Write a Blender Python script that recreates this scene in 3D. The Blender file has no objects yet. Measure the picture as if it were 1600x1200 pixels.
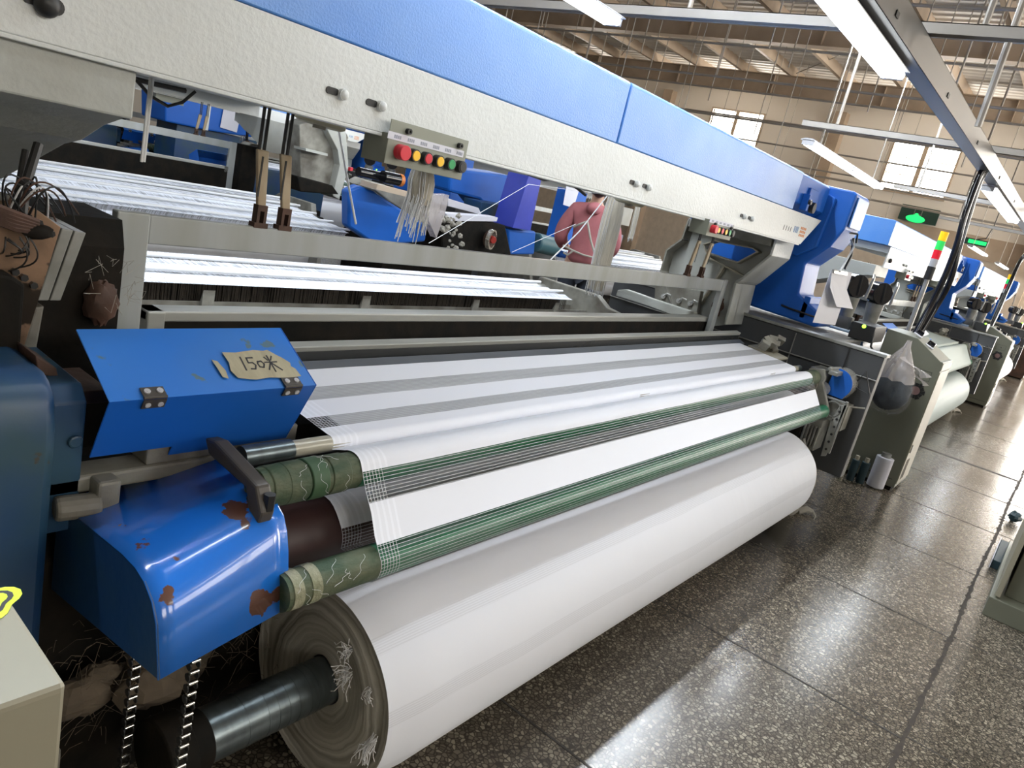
import bpy, bmesh, math, random
from mathutils import Vector, Matrix
random.seed(7)
SC = bpy.context.scene
COL = SC.collection
# ---------------------------------------------------------------- camera
CAM_H = 1.45
FPX = 1160.18
ROT = [[0.61300204, -0.06612858, 0.78730903],
       [-0.75694723, -0.33470969, 0.56124889],
       [0.22640537, -0.9399981, -0.25523357]]
cd = bpy.data.cameras.new('camera'); cam = bpy.data.objects.new('camera', cd); COL.objects.link(cam)
cd.sensor_width = 36.0; cd.lens = 36.0 * FPX / 1600.0; cd.clip_start = 0.05; cd.clip_end = 200
mw = Matrix([[ROT[r][0], -ROT[r][1], -ROT[r][2], (0, 0, CAM_H)[r]] for r in range(3)] + [[0, 0, 0, 1]])
cam.matrix_world = mw
SC.camera = cam
# ---------------------------------------------------------------- world, exposure
w = bpy.data.worlds.new('world'); SC.world = w; w.use_nodes = True
w.node_tree.nodes['Background'].inputs[0].default_value = (0.75, 0.85, 1.0, 1)
w.node_tree.nodes['Background'].inputs[1].default_value = 1.0
SC.view_settings.view_transform = 'Standard'
SC.view_settings.look = 'None'
SC.view_settings.gamma = 1.0
SC.view_settings.use_curve_mapping = False
SC.view_settings.exposure = 0.12
LAMP_W = 5.0        # one twin-tube fixture
DAY_W = 70.0         # daylight per square metre of opening
WINDOW_E = 9.0       # daylight behind the panes

def P(px, py, x=None, y=None, z=None):
    """world point seen at a photo pixel, on the plane x=, y= or z= given"""
    v = (px - 800.0, py - 600.0, FPX)
    d = [sum(ROT[r][c] * v[c] for c in range(3)) for r in range(3)]
    if x is not None: t = x / d[0]
    elif y is not None: t = y / d[1]
    else: t = (z - CAM_H) / d[2]
    return Vector((d[0] * t, d[1] * t, CAM_H + d[2] * t))

# ---------------------------------------------------------------- materials
def new_mat(name):
    m = bpy.data.materials.new(name); m.use_nodes = True
    nt = m.node_tree; b = nt.nodes['Principled BSDF']
    return m, nt, b
def N(nt, t, **kw):
    n = nt.nodes.new(t)
    for k, v in kw.items():
        if k in n.inputs.keys() if isinstance(k, str) else False: n.inputs[k].default_value = v
        else: setattr(n, k, v)
    return n
def mat(name, col, rough=0.5, metal=0.0, col2=None, scale=6.0, amt=0.5, bump=0.0, bscale=40.0, spots=None, spot_scale=14, spot_t=0.68, stretch=None, spec=0.5, coat=0.0):
    m, nt, b = new_mat(name)
    b.inputs['Roughness'].default_value = rough; b.inputs['Metallic'].default_value = metal
    b.inputs['Specular IOR Level'].default_value = spec
    b.inputs['Coat Weight'].default_value = coat
    tc = nt.nodes.new('ShaderNodeTexCoord'); mp = nt.nodes.new('ShaderNodeMapping')
    nt.links.new(tc.outputs['Object'], mp.inputs[0])
    if stretch: mp.inputs['Scale'].default_value = stretch
    if col2 is None: col2 = tuple(c * 0.7 for c in col)
    nz = nt.nodes.new('ShaderNodeTexNoise'); nz.inputs['Scale'].default_value = scale; nz.inputs['Detail'].default_value = 6
    nt.links.new(mp.outputs[0], nz.inputs['Vector'])
    rp = nt.nodes.new('ShaderNodeMapRange'); rp.inputs['From Min'].default_value = 0.35; rp.inputs['From Max'].default_value = 0.75
    rp.inputs['To Max'].default_value = amt
    nt.links.new(nz.outputs['Fac'], rp.inputs['Value'])
    mx = nt.nodes.new('ShaderNodeMixRGB'); mx.inputs[1].default_value = (*col, 1); mx.inputs[2].default_value = (*col2, 1)
    nt.links.new(rp.outputs[0], mx.inputs[0])
    out = mx.outputs[0]
    if spots:
        n2 = nt.nodes.new('ShaderNodeTexNoise'); n2.inputs['Scale'].default_value = spot_scale; n2.inputs['Detail'].default_value = 5
        nt.links.new(mp.outputs[0], n2.inputs['Vector'])
        r2 = nt.nodes.new('ShaderNodeMapRange'); r2.inputs['From Min'].default_value = spot_t; r2.inputs['From Max'].default_value = spot_t + 0.015
        nt.links.new(n2.outputs['Fac'], r2.inputs['Value'])
        m2 = nt.nodes.new('ShaderNodeMixRGB'); m2.inputs[2].default_value = (*spots, 1)
        nt.links.new(r2.outputs[0], m2.inputs[0]); nt.links.new(out, m2.inputs[1]); out = m2.outputs[0]
    nt.links.new(out, b.inputs['Base Color'])
    if bump:
        n3 = nt.nodes.new('ShaderNodeTexNoise'); n3.inputs['Scale'].default_value = bscale; n3.inputs['Detail'].default_value = 3
        nt.links.new(mp.outputs[0], n3.inputs['Vector'])
        bp = nt.nodes.new('ShaderNodeBump'); bp.inputs['Strength'].default_value = bump; bp.inputs['Distance'].default_value = 0.004
        nt.links.new(n3.outputs['Fac'], bp.inputs['Height']); nt.links.new(bp.outputs[0], b.inputs['Normal'])
    return m
def emit(name, col, s):
    m, nt, b = new_mat(name)
    b.inputs['Base Color'].default_value = (*col, 1)
    b.inputs['Emission Color'].default_value = (*col, 1); b.inputs['Emission Strength'].default_value = s
    return m

M = {}
M['beam'] = mat('pale_grey_paint', (0.62, 0.64, 0.63), 0.45, 0, (0.50, 0.52, 0.50), 3, 0.6, 0.35, 90, spots=(0.15, 0.15, 0.12), spot_scale=9, spot_t=0.77)
M['bracket'] = mat('grey_casting_paint', (0.40, 0.415, 0.39), 0.55, 0, (0.28, 0.275, 0.23), 4, 0.7, 0.25, 60)
M['cast_dirty'] = mat('dirty_casting', (0.25, 0.245, 0.21), 0.6, 0, (0.07, 0.055, 0.04), 9, 0.9, 0.4, 50)
M['cover'] = mat('sky_blue_sheet', (0.045, 0.21, 0.62), 0.36, 0, (0.12, 0.29, 0.62), 3, 0.75, 0.25, 170, spots=(0.03, 0.10, 0.32), spot_scale=16, spot_t=0.77, spec=0.8)
M['blue'] = mat('blue_machine_paint', (0.010, 0.105, 0.46), 0.42, 0, (0.01, 0.08, 0.30), 4, 0.5, 0.1, 30, spots=(0.02, 0.03, 0.05), spot_scale=25, spot_t=0.76, spec=0.3)
M['blue_rust'] = mat('blue_paint_with_rust_chips', (0.012, 0.15, 0.60), 0.2, 0, (0.02, 0.12, 0.42), 3, 0.5, 0.08, 25, spots=(0.11, 0.05, 0.035), spot_scale=13, spot_t=0.625, coat=0.5)
M['blue_old'] = mat('oily_old_blue_paint', (0.008, 0.045, 0.14), 0.42, 0, (0.03, 0.07, 0.07), 5, 0.9, 0.2, 30, spots=(0.05, 0.035, 0.02), spot_scale=10, spot_t=0.68)
M['blue_guard'] = mat('blue_guard_sheet', (0.02, 0.17, 0.62), 0.34, 0, (0.06, 0.20, 0.5), 4, 0.6, 0.05, 30, spots=(0.10, 0.17, 0.22), spot_scale=9, spot_t=0.61)
M['blue_navy'] = mat('ultramarine_sheet', (0.03, 0.05, 0.42), 0.35)
M['steel'] = mat('worn_steel', (0.42, 0.42, 0.40), 0.35, 0.6, (0.25, 0.24, 0.21), 8, 0.7)
M['rail'] = mat('grey_rail', (0.42, 0.43, 0.41), 0.42, 0.2, (0.24, 0.24, 0.20), 5, 0.6, stretch=(0.3, 3, 3))
M['alu'] = mat('brushed_aluminium', (0.43, 0.46, 0.47), 0.38, 0.3, (0.27, 0.27, 0.2), 4, 0.5, stretch=(3, 1, 0.4))
M['shiny'] = mat('polished_steel', (0.75, 0.74, 0.70), 0.18, 1.0)
M['pipe_dark'] = mat('dark_steel_shaft', (0.16, 0.19, 0.20), 0.28, 0.75, (0.07, 0.085, 0.09), 14, 0.7, stretch=(3, 1, 1))
M['black'] = mat('black_rubber', (0.012, 0.012, 0.012), 0.45)
M['black_matte'] = mat('greasy_black', (0.007, 0.007, 0.006), 0.75, 0, (0.022, 0.016, 0.011), 12, 0.7, 0.4, 40, spec=0.12)
M['black_gloss'] = mat('glossy_black', (0.008, 0.008, 0.01), 0.12)
M['slate'] = mat('slate_strip', (0.10, 0.11, 0.125), 0.45)
M['darkbox'] = mat('dark_grey_panel', (0.055, 0.058, 0.062), 0.45, 0, (0.035, 0.035, 0.035), 3, 0.7)
M['olive'] = mat('olive_grey_cabinet', (0.15, 0.155, 0.115), 0.42, 0, (0.11, 0.11, 0.08), 2, 0.5, 0.03, 60, spots=(0.03, 0.03, 0.02), spot_scale=30, spot_t=0.79)
M['cab_front'] = mat('cream_cabinet_front', (0.34, 0.32, 0.25), 0.45, 0, (0.26, 0.24, 0.19), 3, 0.5)
M['beige'] = mat('beige_box_paint', (0.30, 0.28, 0.21), 0.42, 0, (0.24, 0.22, 0.16), 3, 0.5, 0.04, 60)
M['panel'] = mat('button_panel_grey', (0.24, 0.25, 0.20), 0.45)
M['green_roll'] = mat('green_grip_tape', (0.025, 0.055, 0.025), 0.7, 0, (0.13, 0.135, 0.08), 14, 0.85, 0.5, 70, stretch=(1, 2, 2))
M['green_net'] = mat('green_take_up_rubber', (0.006, 0.12, 0.05), 0.4, 0, (0.008, 0.07, 0.035), 12, 0.6)
M['brown_roll'] = mat('dark_red_emery_roller', (0.045, 0.018, 0.016), 0.5, 0, (0.03, 0.014, 0.012), 5, 0.5)
M['ivory_roll'] = mat('ivory_guide_roller', (0.42, 0.40, 0.33), 0.25, 0.1, (0.28, 0.26, 0.2), 9, 0.6)
M['copper'] = mat('oily_copper_plate', (0.40, 0.25, 0.16), 0.3, 0.4, (0.06, 0.04, 0.025), 9, 1.0, 0.2, 40, spots=(0.03, 0.022, 0.015), spot_scale=7, spot_t=0.58)
M['rusty'] = mat('rust_brown', (0.085, 0.04, 0.025), 0.7, 0, (0.025, 0.018, 0.012), 12, 0.8, 0.4, 50)
M['lever'] = mat('yellowed_plastic_tie', (0.50, 0.42, 0.29), 0.5, 0, (0.25, 0.16, 0.08), 12, 0.8, stretch=(1, 1, 0.4))
M['hinge'] = mat('dark_hinge_steel', (0.06, 0.05, 0.04), 0.45)
M['lint'] = mat('lint', (0.12, 0.09, 0.06), 0.9, 0, (0.05, 0.04, 0.03), 20, 0.8)
M['lint_pale'] = mat('pale_lint', (0.38, 0.36, 0.31), 0.9)
M['thread'] = mat('white_thread', (0.72, 0.72, 0.72), 0.6)
M['cream_yarn'] = mat('cream_yarn_bundle', (0.55, 0.50, 0.40), 0.75, 0, (0.32, 0.28, 0.22), 40, 0.7, 0.4, 80, stretch=(3, 3, 0.2))
M['paper'] = mat('white_paper', (0.62, 0.62, 0.68), 0.7, 0, (0.55, 0.55, 0.6), 3, 0.5)
M['label_paper'] = mat('torn_yellowed_label', (0.42, 0.38, 0.26), 0.65, 0, (0.30, 0.27, 0.18), 14, 0.7, stretch=(6, 1, 1))
M['ink'] = mat('ink', (0.03, 0.03, 0.035), 0.6)
M['faded_ink'] = mat('faded_ink', (0.28, 0.30, 0.36), 0.6)
M['orange_ink'] = mat('orange_stencil', (0.65, 0.25, 0.08), 0.6)
M['blue_ink'] = mat('blue_stencil', (0.15, 0.3, 0.55), 0.6)
M['yellow_sticker'] = mat('yellow_sticker', (0.62, 0.75, 0.02), 0.5)
M['btn_red'] = mat('red_button', (0.62, 0.02, 0.04), 0.35, col2=(0.5, 0.02, 0.03))
M['btn_yellow'] = mat('yellow_button', (0.85, 0.48, 0.01), 0.4, col2=(0.8, 0.42, 0.01))
M['btn_green'] = mat('green_button', (0.01, 0.28, 0.08), 0.35, col2=(0.01, 0.25, 0.07))
M['sig_y'] = emit('signal_yellow', (1.0, 0.62, 0.0), 0.25)
M['sig_g'] = emit('signal_green', (0.02, 0.75, 0.12), 0.2)
M['sig_r'] = emit('signal_red', (0.8, 0.0, 0.02), 0.12)
M['exit_green'] = emit('exit_sign_green', (0.02, 0.9, 0.2), 0.9)
M['exit_dark'] = mat('exit_sign_face', (0.02, 0.06, 0.045), 0.5)
M['led'] = emit('led_green', (0.35, 1.0, 0.05), 2.5)
M['tube'] = emit('lit_tube', (0.93, 0.98, 1.0), 7.0)
M['fixture'] = mat('lamp_housing', (0.5, 0.5, 0.52), 0.4)
M['tray'] = mat('galvanised_tray', (0.16, 0.155, 0.15), 0.38, 0.5, (0.11, 0.11, 0.11), 2, 0.6, stretch=(0.4, 2, 2))
M['conduit'] = mat('conduit_grey', (0.40, 0.37, 0.33), 0.45, 0.2)
M['tan'] = mat('tan_steel_paint', (0.52, 0.42, 0.32), 0.55, 0, (0.28, 0.2, 0.13), 2, 0.5)
M['wall'] = mat('cream_wall', (0.84, 0.80, 0.73), 0.8, 0, (0.76, 0.71, 0.63), 0.7, 0.6)
M['wall_low'] = mat('brown_wall', (0.34, 0.26, 0.19), 0.8, 0, (0.3, 0.22, 0.16), 0.7, 0.6)
M['net_cotton'] = mat('unbleached_cotton', (0.46, 0.38, 0.29), 0.85)
M['hoodie'] = mat('dusty_pink_fleece', (0.36, 0.12, 0.13), 0.85, 0, (0.26, 0.08, 0.09), 9, 0.7, 0.4, 30)
M['trousers'] = mat('dark_trousers', (0.03, 0.035, 0.05), 0.8)
M['skin'] = mat('skin', (0.50, 0.30, 0.21), 0.55, col2=(0.46, 0.26, 0.18))
M['hair'] = mat('black_hair', (0.012, 0.010, 0.010), 0.4)
M['gear_grey'] = mat('perforated_grey_casting', (0.27, 0.27, 0.25), 0.4, 0.2, (0.12, 0.12, 0.1), 14, 0.8)
M['motor_green'] = mat('dark_teal_yarn', (0.012, 0.035, 0.045), 0.6)
M['orange'] = mat('orange_plastic', (0.55, 0.17, 0.03), 0.5)
M['red_hub'] = mat('red_hub_paint', (0.35, 0.03, 0.02), 0.4)
M['teal'] = mat('teal_grey_paint', (0.05, 0.13, 0.15), 0.4)
M['lampfoot'] = mat('plastic_bag_clear', (0.5, 0.46, 0.44), 0.25)

def cloth_mat(name, white, thread, dense=0.56):
    """woven cloth: UV.x metres across the loom, UV.y metres along the cloth; open net in bands"""
    m, nt, b = new_mat(name)
    L = nt.links
    uv = nt.nodes.new('ShaderNodeUVMap'); sp = nt.nodes.new('ShaderNodeSeparateXYZ'); L.new(uv.outputs[0], sp.inputs[0])
    def math_(op, a, bb=None, c=None):
        n = nt.nodes.new('ShaderNodeMath'); n.operation = op
        for i, v in enumerate((a, bb, c)):
            if v is None: continue
            if isinstance(v, (int, float)): n.inputs[i].default_value = v
            else: L.new(v, n.inputs[i])
        return n.outputs[0]
    U, V = sp.outputs[0], sp.outputs[1]
    vv = math_('ADD', V, math_('MULTIPLY', U, 0.0025))
    band = None
    for (a, bb) in CLOTH_BANDS:
        t = math_('MULTIPLY', math_('GREATER_THAN', vv, a), math_('LESS_THAN', vv, bb))
        band = t if band is None else math_('MAXIMUM', band, t)
    # weft threads along X
    wf = math_('LESS_THAN', math_('MODULO', vv, 0.0075), 0.0010)
    edge = math_('LESS_THAN', U, 0.055)
    wp = math_('MULTIPLY', edge, math_('LESS_THAN', math_('MODULO', U, 0.0085), 0.0012))
    lines = math_('MAXIMUM', wf, wp)
    nz = nt.nodes.new('ShaderNodeTexNoise'); nz.inputs['Scale'].default_value = 3.0
    mp = nt.nodes.new('ShaderNodeMapping'); mp.inputs['Scale'].default_value = (0.5, 12, 1); L.new(uv.outputs[0], mp.inputs[0]); L.new(mp.outputs[0], nz.inputs['Vector'])
    late = math_('GREATER_THAN', vv, CLOTH_BANDS[1][1] + 0.02)
    base_ = math_('MULTIPLY_ADD', late, -0.53, dense)
    haze = math_('MULTIPLY', math_('SUBTRACT', 1.0, math_('MULTIPLY', edge, 0.75)), math_('MULTIPLY_ADD', math_('SUBTRACT', nz.outputs['Fac'], 0.5), 0.3, base_))
    net_a = math_('MAXIMUM', math_('MULTIPLY', lines, 0.9), haze)
    alpha = math_('ADD', math_('MULTIPLY', band, net_a), math_('SUBTRACT', 1.0, band))
    L.new(alpha, b.inputs['Alpha'])
    n2 = nt.nodes.new('ShaderNodeTexNoise'); n2.inputs['Scale'].default_value = 260; L.new(uv.outputs[0], n2.inputs['Vector'])
    # selvedge ribs and faint warp streaks
    rib = math_('MULTIPLY', math_('LESS_THAN', U, 0.075), math_('LESS_THAN', math_('MODULO', U, 0.016), 0.006))
    mx = nt.nodes.new('ShaderNodeMixRGB'); mx.inputs[1].default_value = (*white, 1); mx.inputs[2].default_value = (*[c * 1.08 for c in white], 1); L.new(rib, mx.inputs[0])
    mx2 = nt.nodes.new('ShaderNodeMixRGB'); mx2.inputs[2].default_value = (*thread, 1); L.new(band, mx2.inputs[0]); L.new(mx.outputs[0], mx2.inputs[1])
    L.new(mx2.outputs[0], b.inputs['Base Color'])
    b.inputs['Roughness'].default_value = 0.75; b.inputs['Sheen Weight'].default_value = 0.15
    bp = nt.nodes.new('ShaderNodeBump'); bp.inputs['Strength'].default_value = 0.08; bp.inputs['Distance'].default_value = 0.001
    L.new(n2.outputs['Fac'], bp.inputs['Height']); L.new(bp.outputs[0], b.inputs['Normal'])
    return m
def roll_mat(name, white):
    """cloth wound on the roll: UV.x metres across, UV.y turn 0..1; faint groups of weft lines"""
    m, nt, b = new_mat(name); L = nt.links
    uv = nt.nodes.new('ShaderNodeUVMap'); sp = nt.nodes.new('ShaderNodeSeparateXYZ'); L.new(uv.outputs[0], sp.inputs[0])
    wv = nt.nodes.new('ShaderNodeTexWave'); wv.bands_direction = 'Y'; wv.inputs['Scale'].default_value = 55; wv.inputs['Distortion'].default_value = 0
    L.new(uv.outputs[0], wv.inputs['Vector'])
    w2 = nt.nodes.new('ShaderNodeTexWave'); w2.bands_direction = 'Y'; w2.inputs['Scale'].default_value = 1.9; w2.inputs['Distortion'].default_value = 0.4; w2.inputs['Phase Offset'].default_value = 1.0
    L.new(uv.outputs[0], w2.inputs['Vector'])
    g = nt.nodes.new('ShaderNodeMath'); g.operation = 'GREATER_THAN'; g.inputs[1].default_value = 0.86; L.new(w2.outputs['Fac'], g.inputs[0])
    mu = nt.nodes.new('ShaderNodeMath'); mu.operation = 'MULTIPLY'; L.new(g.outputs[0], mu.inputs[0]); L.new(wv.outputs['Fac'], mu.inputs[1])
    mx = nt.nodes.new('ShaderNodeMixRGB'); mx.inputs[1].default_value = (*white, 1); mx.inputs[2].default_value = (*[c * 0.86 for c in white], 1)
    L.new(mu.outputs[0], mx.inputs[0]); L.new(mx.outputs[0], b.inputs['Base Color'])
    b.inputs['Roughness'].default_value = 0.6; b.inputs['Sheen Weight'].default_value = 0.2
    nz = nt.nodes.new('ShaderNodeTexNoise'); nz.inputs['Scale'].default_value = 3; mp = nt.nodes.new('ShaderNodeMapping'); mp.inputs['Scale'].default_value = (2.5, 1.2, 1)
    L.new(uv.outputs[0], mp.inputs[0]); L.new(mp.outputs[0], nz.inputs['Vector'])
    bp = nt.nodes.new('ShaderNodeBump'); bp.inputs['Strength'].default_value = 0.35; bp.inputs['Distance'].default_value = 0.006
    L.new(nz.outputs['Fac'], bp.inputs['Height']); L.new(bp.outputs[0], b.inputs['Normal'])
    return m
def roll_end_mat():
    m, nt, b = new_mat('wound_cloth_edge'); L = nt.links
    tc = nt.nodes.new('ShaderNodeTexCoord'); sp = nt.nodes.new('ShaderNodeSeparateXYZ'); L.new(tc.outputs['Object'], sp.inputs[0])
    cb = nt.nodes.new('ShaderNodeCombineXYZ'); L.new(sp.outputs[1], cb.inputs[0]); L.new(sp.outputs[2], cb.inputs[1])
    ln = nt.nodes.new('ShaderNodeVectorMath'); ln.operation = 'LENGTH'; L.new(cb.outputs[0], ln.inputs[0])
    nz = nt.nodes.new('ShaderNodeTexNoise'); nz.inputs['Scale'].default_value = 9; nz.inputs['Detail'].default_value = 4; L.new(tc.outputs['Object'], nz.inputs['Vector'])
    ad = nt.nodes.new('ShaderNodeMath'); ad.operation = 'MULTIPLY_ADD'; ad.inputs[1].default_value = 0.035; L.new(nz.outputs['Fac'], ad.inputs[0]); L.new(ln.outputs['Value'], ad.inputs[2])
    wn = nt.nodes.new('ShaderNodeTexNoise'); wn.noise_dimensions = '1D'; wn.inputs['Scale'].default_value = 75; wn.inputs['Detail'].default_value = 3
    L.new(ad.outputs[0], wn.inputs['W'])
    cr = nt.nodes.new('ShaderNodeValToRGB'); cr.color_ramp.elements[0].position = 0.3; cr.color_ramp.elements[0].color = (0.34, 0.32, 0.27, 1)
    cr.color_ramp.elements[1].position = 0.7; cr.color_ramp.elements[1].color = (0.56, 0.54, 0.48, 1)
    L.new(wn.outputs['Fac'], cr.inputs[0]); L.new(cr.outputs[0], b.inputs['Base Color']); b.inputs['Roughness'].default_value = 0.9
    bp = nt.nodes.new('ShaderNodeBump'); bp.inputs['Strength'].default_value = 0.6; bp.inputs['Distance'].default_value = 0.004
    L.new(wn.outputs['Fac'], bp.inputs['Height']); L.new(bp.outputs[0], b.inputs['Normal'])
    return m
def warp_mat(name, col=(0.74, 0.77, 0.84)):
    """sheet of parallel yarns: UV.x metres across; gaps between yarn groups"""
    m, nt, b = new_mat(name); L = nt.links
    uv = nt.nodes.new('ShaderNodeUVMap'); mp = nt.nodes.new('ShaderNodeMapping'); mp.inputs['Scale'].default_value = (90, 1.2, 1); L.new(uv.outputs[0], mp.inputs[0])
    nz = nt.nodes.new('ShaderNodeTexNoise'); nz.inputs['Scale'].default_value = 1.6; nz.inputs['Detail'].default_value = 5; L.new(mp.outputs[0], nz.inputs['Vector'])
    mp2 = nt.nodes.new('ShaderNodeMapping'); mp2.inputs['Scale'].default_value = (0.25, 9, 1); L.new(uv.outputs[0], mp2.inputs[0])
    n2 = nt.nodes.new('ShaderNodeTexNoise'); n2.inputs['Scale'].default_value = 2.2; n2.inputs['Detail'].default_value = 2; L.new(mp2.outputs[0], n2.inputs['Vector'])
    ad = nt.nodes.new('ShaderNodeMath'); ad.operation = 'ADD'; L.new(nz.outputs['Fac'], ad.inputs[0]); L.new(n2.outputs['Fac'], ad.inputs[1])
    rp = nt.nodes.new('ShaderNodeMapRange'); rp.inputs['From Min'].default_value = 0.8; rp.inputs['From Max'].default_value = 1.05; rp.inputs['To Min'].default_value = 0.38
    L.new(ad.outputs[0], rp.inputs['Value']); L.new(rp.outputs[0], b.inputs['Alpha'])
    b.inputs['Base Color'].default_value = (*col, 1); b.inputs['Roughness'].default_value = 0.35
    return m
def terrazzo():
    m, nt, b = new_mat('worn_terrazzo'); L = nt.links
    tc = nt.nodes.new('ShaderNodeTexCoord')
    vo = nt.nodes.new('ShaderNodeTexVoronoi'); vo.inputs['Scale'].default_value = 75; L.new(tc.outputs['Object'], vo.inputs['Vector'])
    ve = nt.nodes.new('ShaderNodeTexVoronoi'); ve.feature = 'DISTANCE_TO_EDGE'; ve.inputs['Scale'].default_value = 75; L.new(tc.outputs['Object'], ve.inputs['Vector'])
    cr = nt.nodes.new('ShaderNodeValToRGB'); e = cr.color_ramp.elements
    e[0].color = (0.09, 0.08, 0.066, 1); e[1].color = (0.42, 0.39, 0.32, 1); e.new(0.5).color = (0.19, 0.17, 0.14, 1)
    L.new(vo.outputs['Color'], cr.inputs[0])
    ed = nt.nodes.new('ShaderNodeMapRange'); ed.inputs['From Min'].default_value = 0.04; ed.inputs['From Max'].default_value = 0.16; L.new(ve.outputs['Distance'], ed.inputs['Value'])
    mx = nt.nodes.new('ShaderNodeMixRGB'); mx.inputs[1].default_value = (0.055, 0.048, 0.04, 1); L.new(ed.outputs[0], mx.inputs[0]); L.new(cr.outputs[0], mx.inputs[2])
    nz = nt.nodes.new('ShaderNodeTexNoise'); nz.inputs['Scale'].default_value = 0.9; nz.inputs['Detail'].default_value = 5; L.new(tc.outputs['Object'], nz.inputs['Vector'])
    st = nt.nodes.new('ShaderNodeMixRGB'); st.blend_type = 'MULTIPLY'; st.inputs[0].default_value = 1
    s2 = nt.nodes.new('ShaderNodeValToRGB'); s2.color_ramp.elements[0].position = 0.3; s2.color_ramp.elements[0].color = (0.62, 0.58, 0.52, 1); s2.color_ramp.elements[1].position = 0.7; s2.color_ramp.elements[1].color = (1.05, 1.0, 0.95, 1)
    L.new(nz.outputs['Fac'], s2.inputs[0]); L.new(mx.outputs[0], st.inputs[1]); L.new(s2.outputs[0], st.inputs[2])
    # near-black patch beneath the cloth roll end, small scratches
    nz2 = nt.nodes.new('ShaderNodeTexNoise'); nz2.inputs['Scale'].default_value = 22; nz2.inputs['Detail'].default_value = 5
    mp2 = nt.nodes.new('ShaderNodeMapping'); mp2.inputs['Rotation'].default_value = (0, 0, 0.5); mp2.inputs['Scale'].default_value = (0.7, 2.6, 1); L.new(tc.outputs['Object'], mp2.inputs[0]); L.new(mp2.outputs[0], nz2.inputs['Vector'])
    r2 = nt.nodes.new('ShaderNodeMapRange'); r2.inputs['From Min'].default_value = 0.70; r2.inputs['From Max'].default_value = 0.73; r2.inputs['To Max'].default_value = 0.8; L.new(nz2.outputs['Fac'], r2.inputs['Value'])
    m3 = nt.nodes.new('ShaderNodeMixRGB'); m3.inputs[2].default_value = (0.03, 0.027, 0.024, 1); L.new(r2.outputs[0], m3.inputs[0]); L.new(st.outputs[0], m3.inputs[1])
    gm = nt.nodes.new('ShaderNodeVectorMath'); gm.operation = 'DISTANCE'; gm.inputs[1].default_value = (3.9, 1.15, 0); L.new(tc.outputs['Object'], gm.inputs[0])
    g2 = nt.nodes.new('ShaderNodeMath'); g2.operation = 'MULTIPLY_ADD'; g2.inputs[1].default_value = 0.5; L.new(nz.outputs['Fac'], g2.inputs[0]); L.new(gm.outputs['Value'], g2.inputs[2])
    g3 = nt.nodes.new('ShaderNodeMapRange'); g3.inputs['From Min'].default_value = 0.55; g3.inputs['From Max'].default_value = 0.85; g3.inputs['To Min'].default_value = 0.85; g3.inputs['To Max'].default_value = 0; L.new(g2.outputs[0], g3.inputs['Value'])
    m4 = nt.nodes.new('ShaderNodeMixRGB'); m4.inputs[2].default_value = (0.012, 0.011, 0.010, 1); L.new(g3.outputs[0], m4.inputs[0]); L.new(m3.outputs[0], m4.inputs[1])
    L.new(m4.outputs[0], b.inputs['Base Color'])
    rr = nt.nodes.new('ShaderNodeMapRange'); rr.inputs['To Min'].default_value = 0.10; rr.inputs['To Max'].default_value = 0.30; L.new(nz.outputs['Fac'], rr.inputs['Value'])
    L.new(rr.outputs[0], b.inputs['Roughness'])
    bp = nt.nodes.new('ShaderNodeBump'); bp.inputs['Strength'].default_value = 0.05; bp.inputs['Distance'].default_value = 0.002; L.new(ed.outputs[0], bp.inputs['Height']); L.new(bp.outputs[0], b.inputs['Normal'])
    return m
def glass_bag(name, tint):
    m, nt, b = new_mat(name); L = nt.links
    b.inputs['Base Color'].default_value = (*tint, 1); b.inputs['Roughness'].default_value = 0.2; b.inputs['Alpha'].default_value = 0.26
    nz = nt.nodes.new('ShaderNodeTexNoise'); nz.inputs['Scale'].default_value = 14
    tc = nt.nodes.new('ShaderNodeTexCoord'); mp = nt.nodes.new('ShaderNodeMapping'); mp.inputs['Scale'].default_value = (2, 2, 0.5); L.new(tc.outputs['Object'], mp.inputs[0]); L.new(mp.outputs[0], nz.inputs['Vector'])
    bp = nt.nodes.new('ShaderNodeBump'); bp.inputs['Strength'].default_value = 1.0; bp.inputs['Distance'].default_value = 0.02; L.new(nz.outputs['Fac'], bp.inputs['Height']); L.new(bp.outputs[0], b.inputs['Normal'])
    return m
M['bag'] = glass_bag('cloudy_plastic_film', (0.62, 0.56, 0.54))
M['bag'].node_tree.nodes['Principled BSDF'].inputs['Alpha'].default_value = 0.42
M['bag_low'] = glass_bag('stretched_plastic_film', (0.4, 0.4, 0.42))
M['bag_low'].node_tree.nodes['Principled BSDF'].inputs['Alpha'].default_value = 0.10

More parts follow.
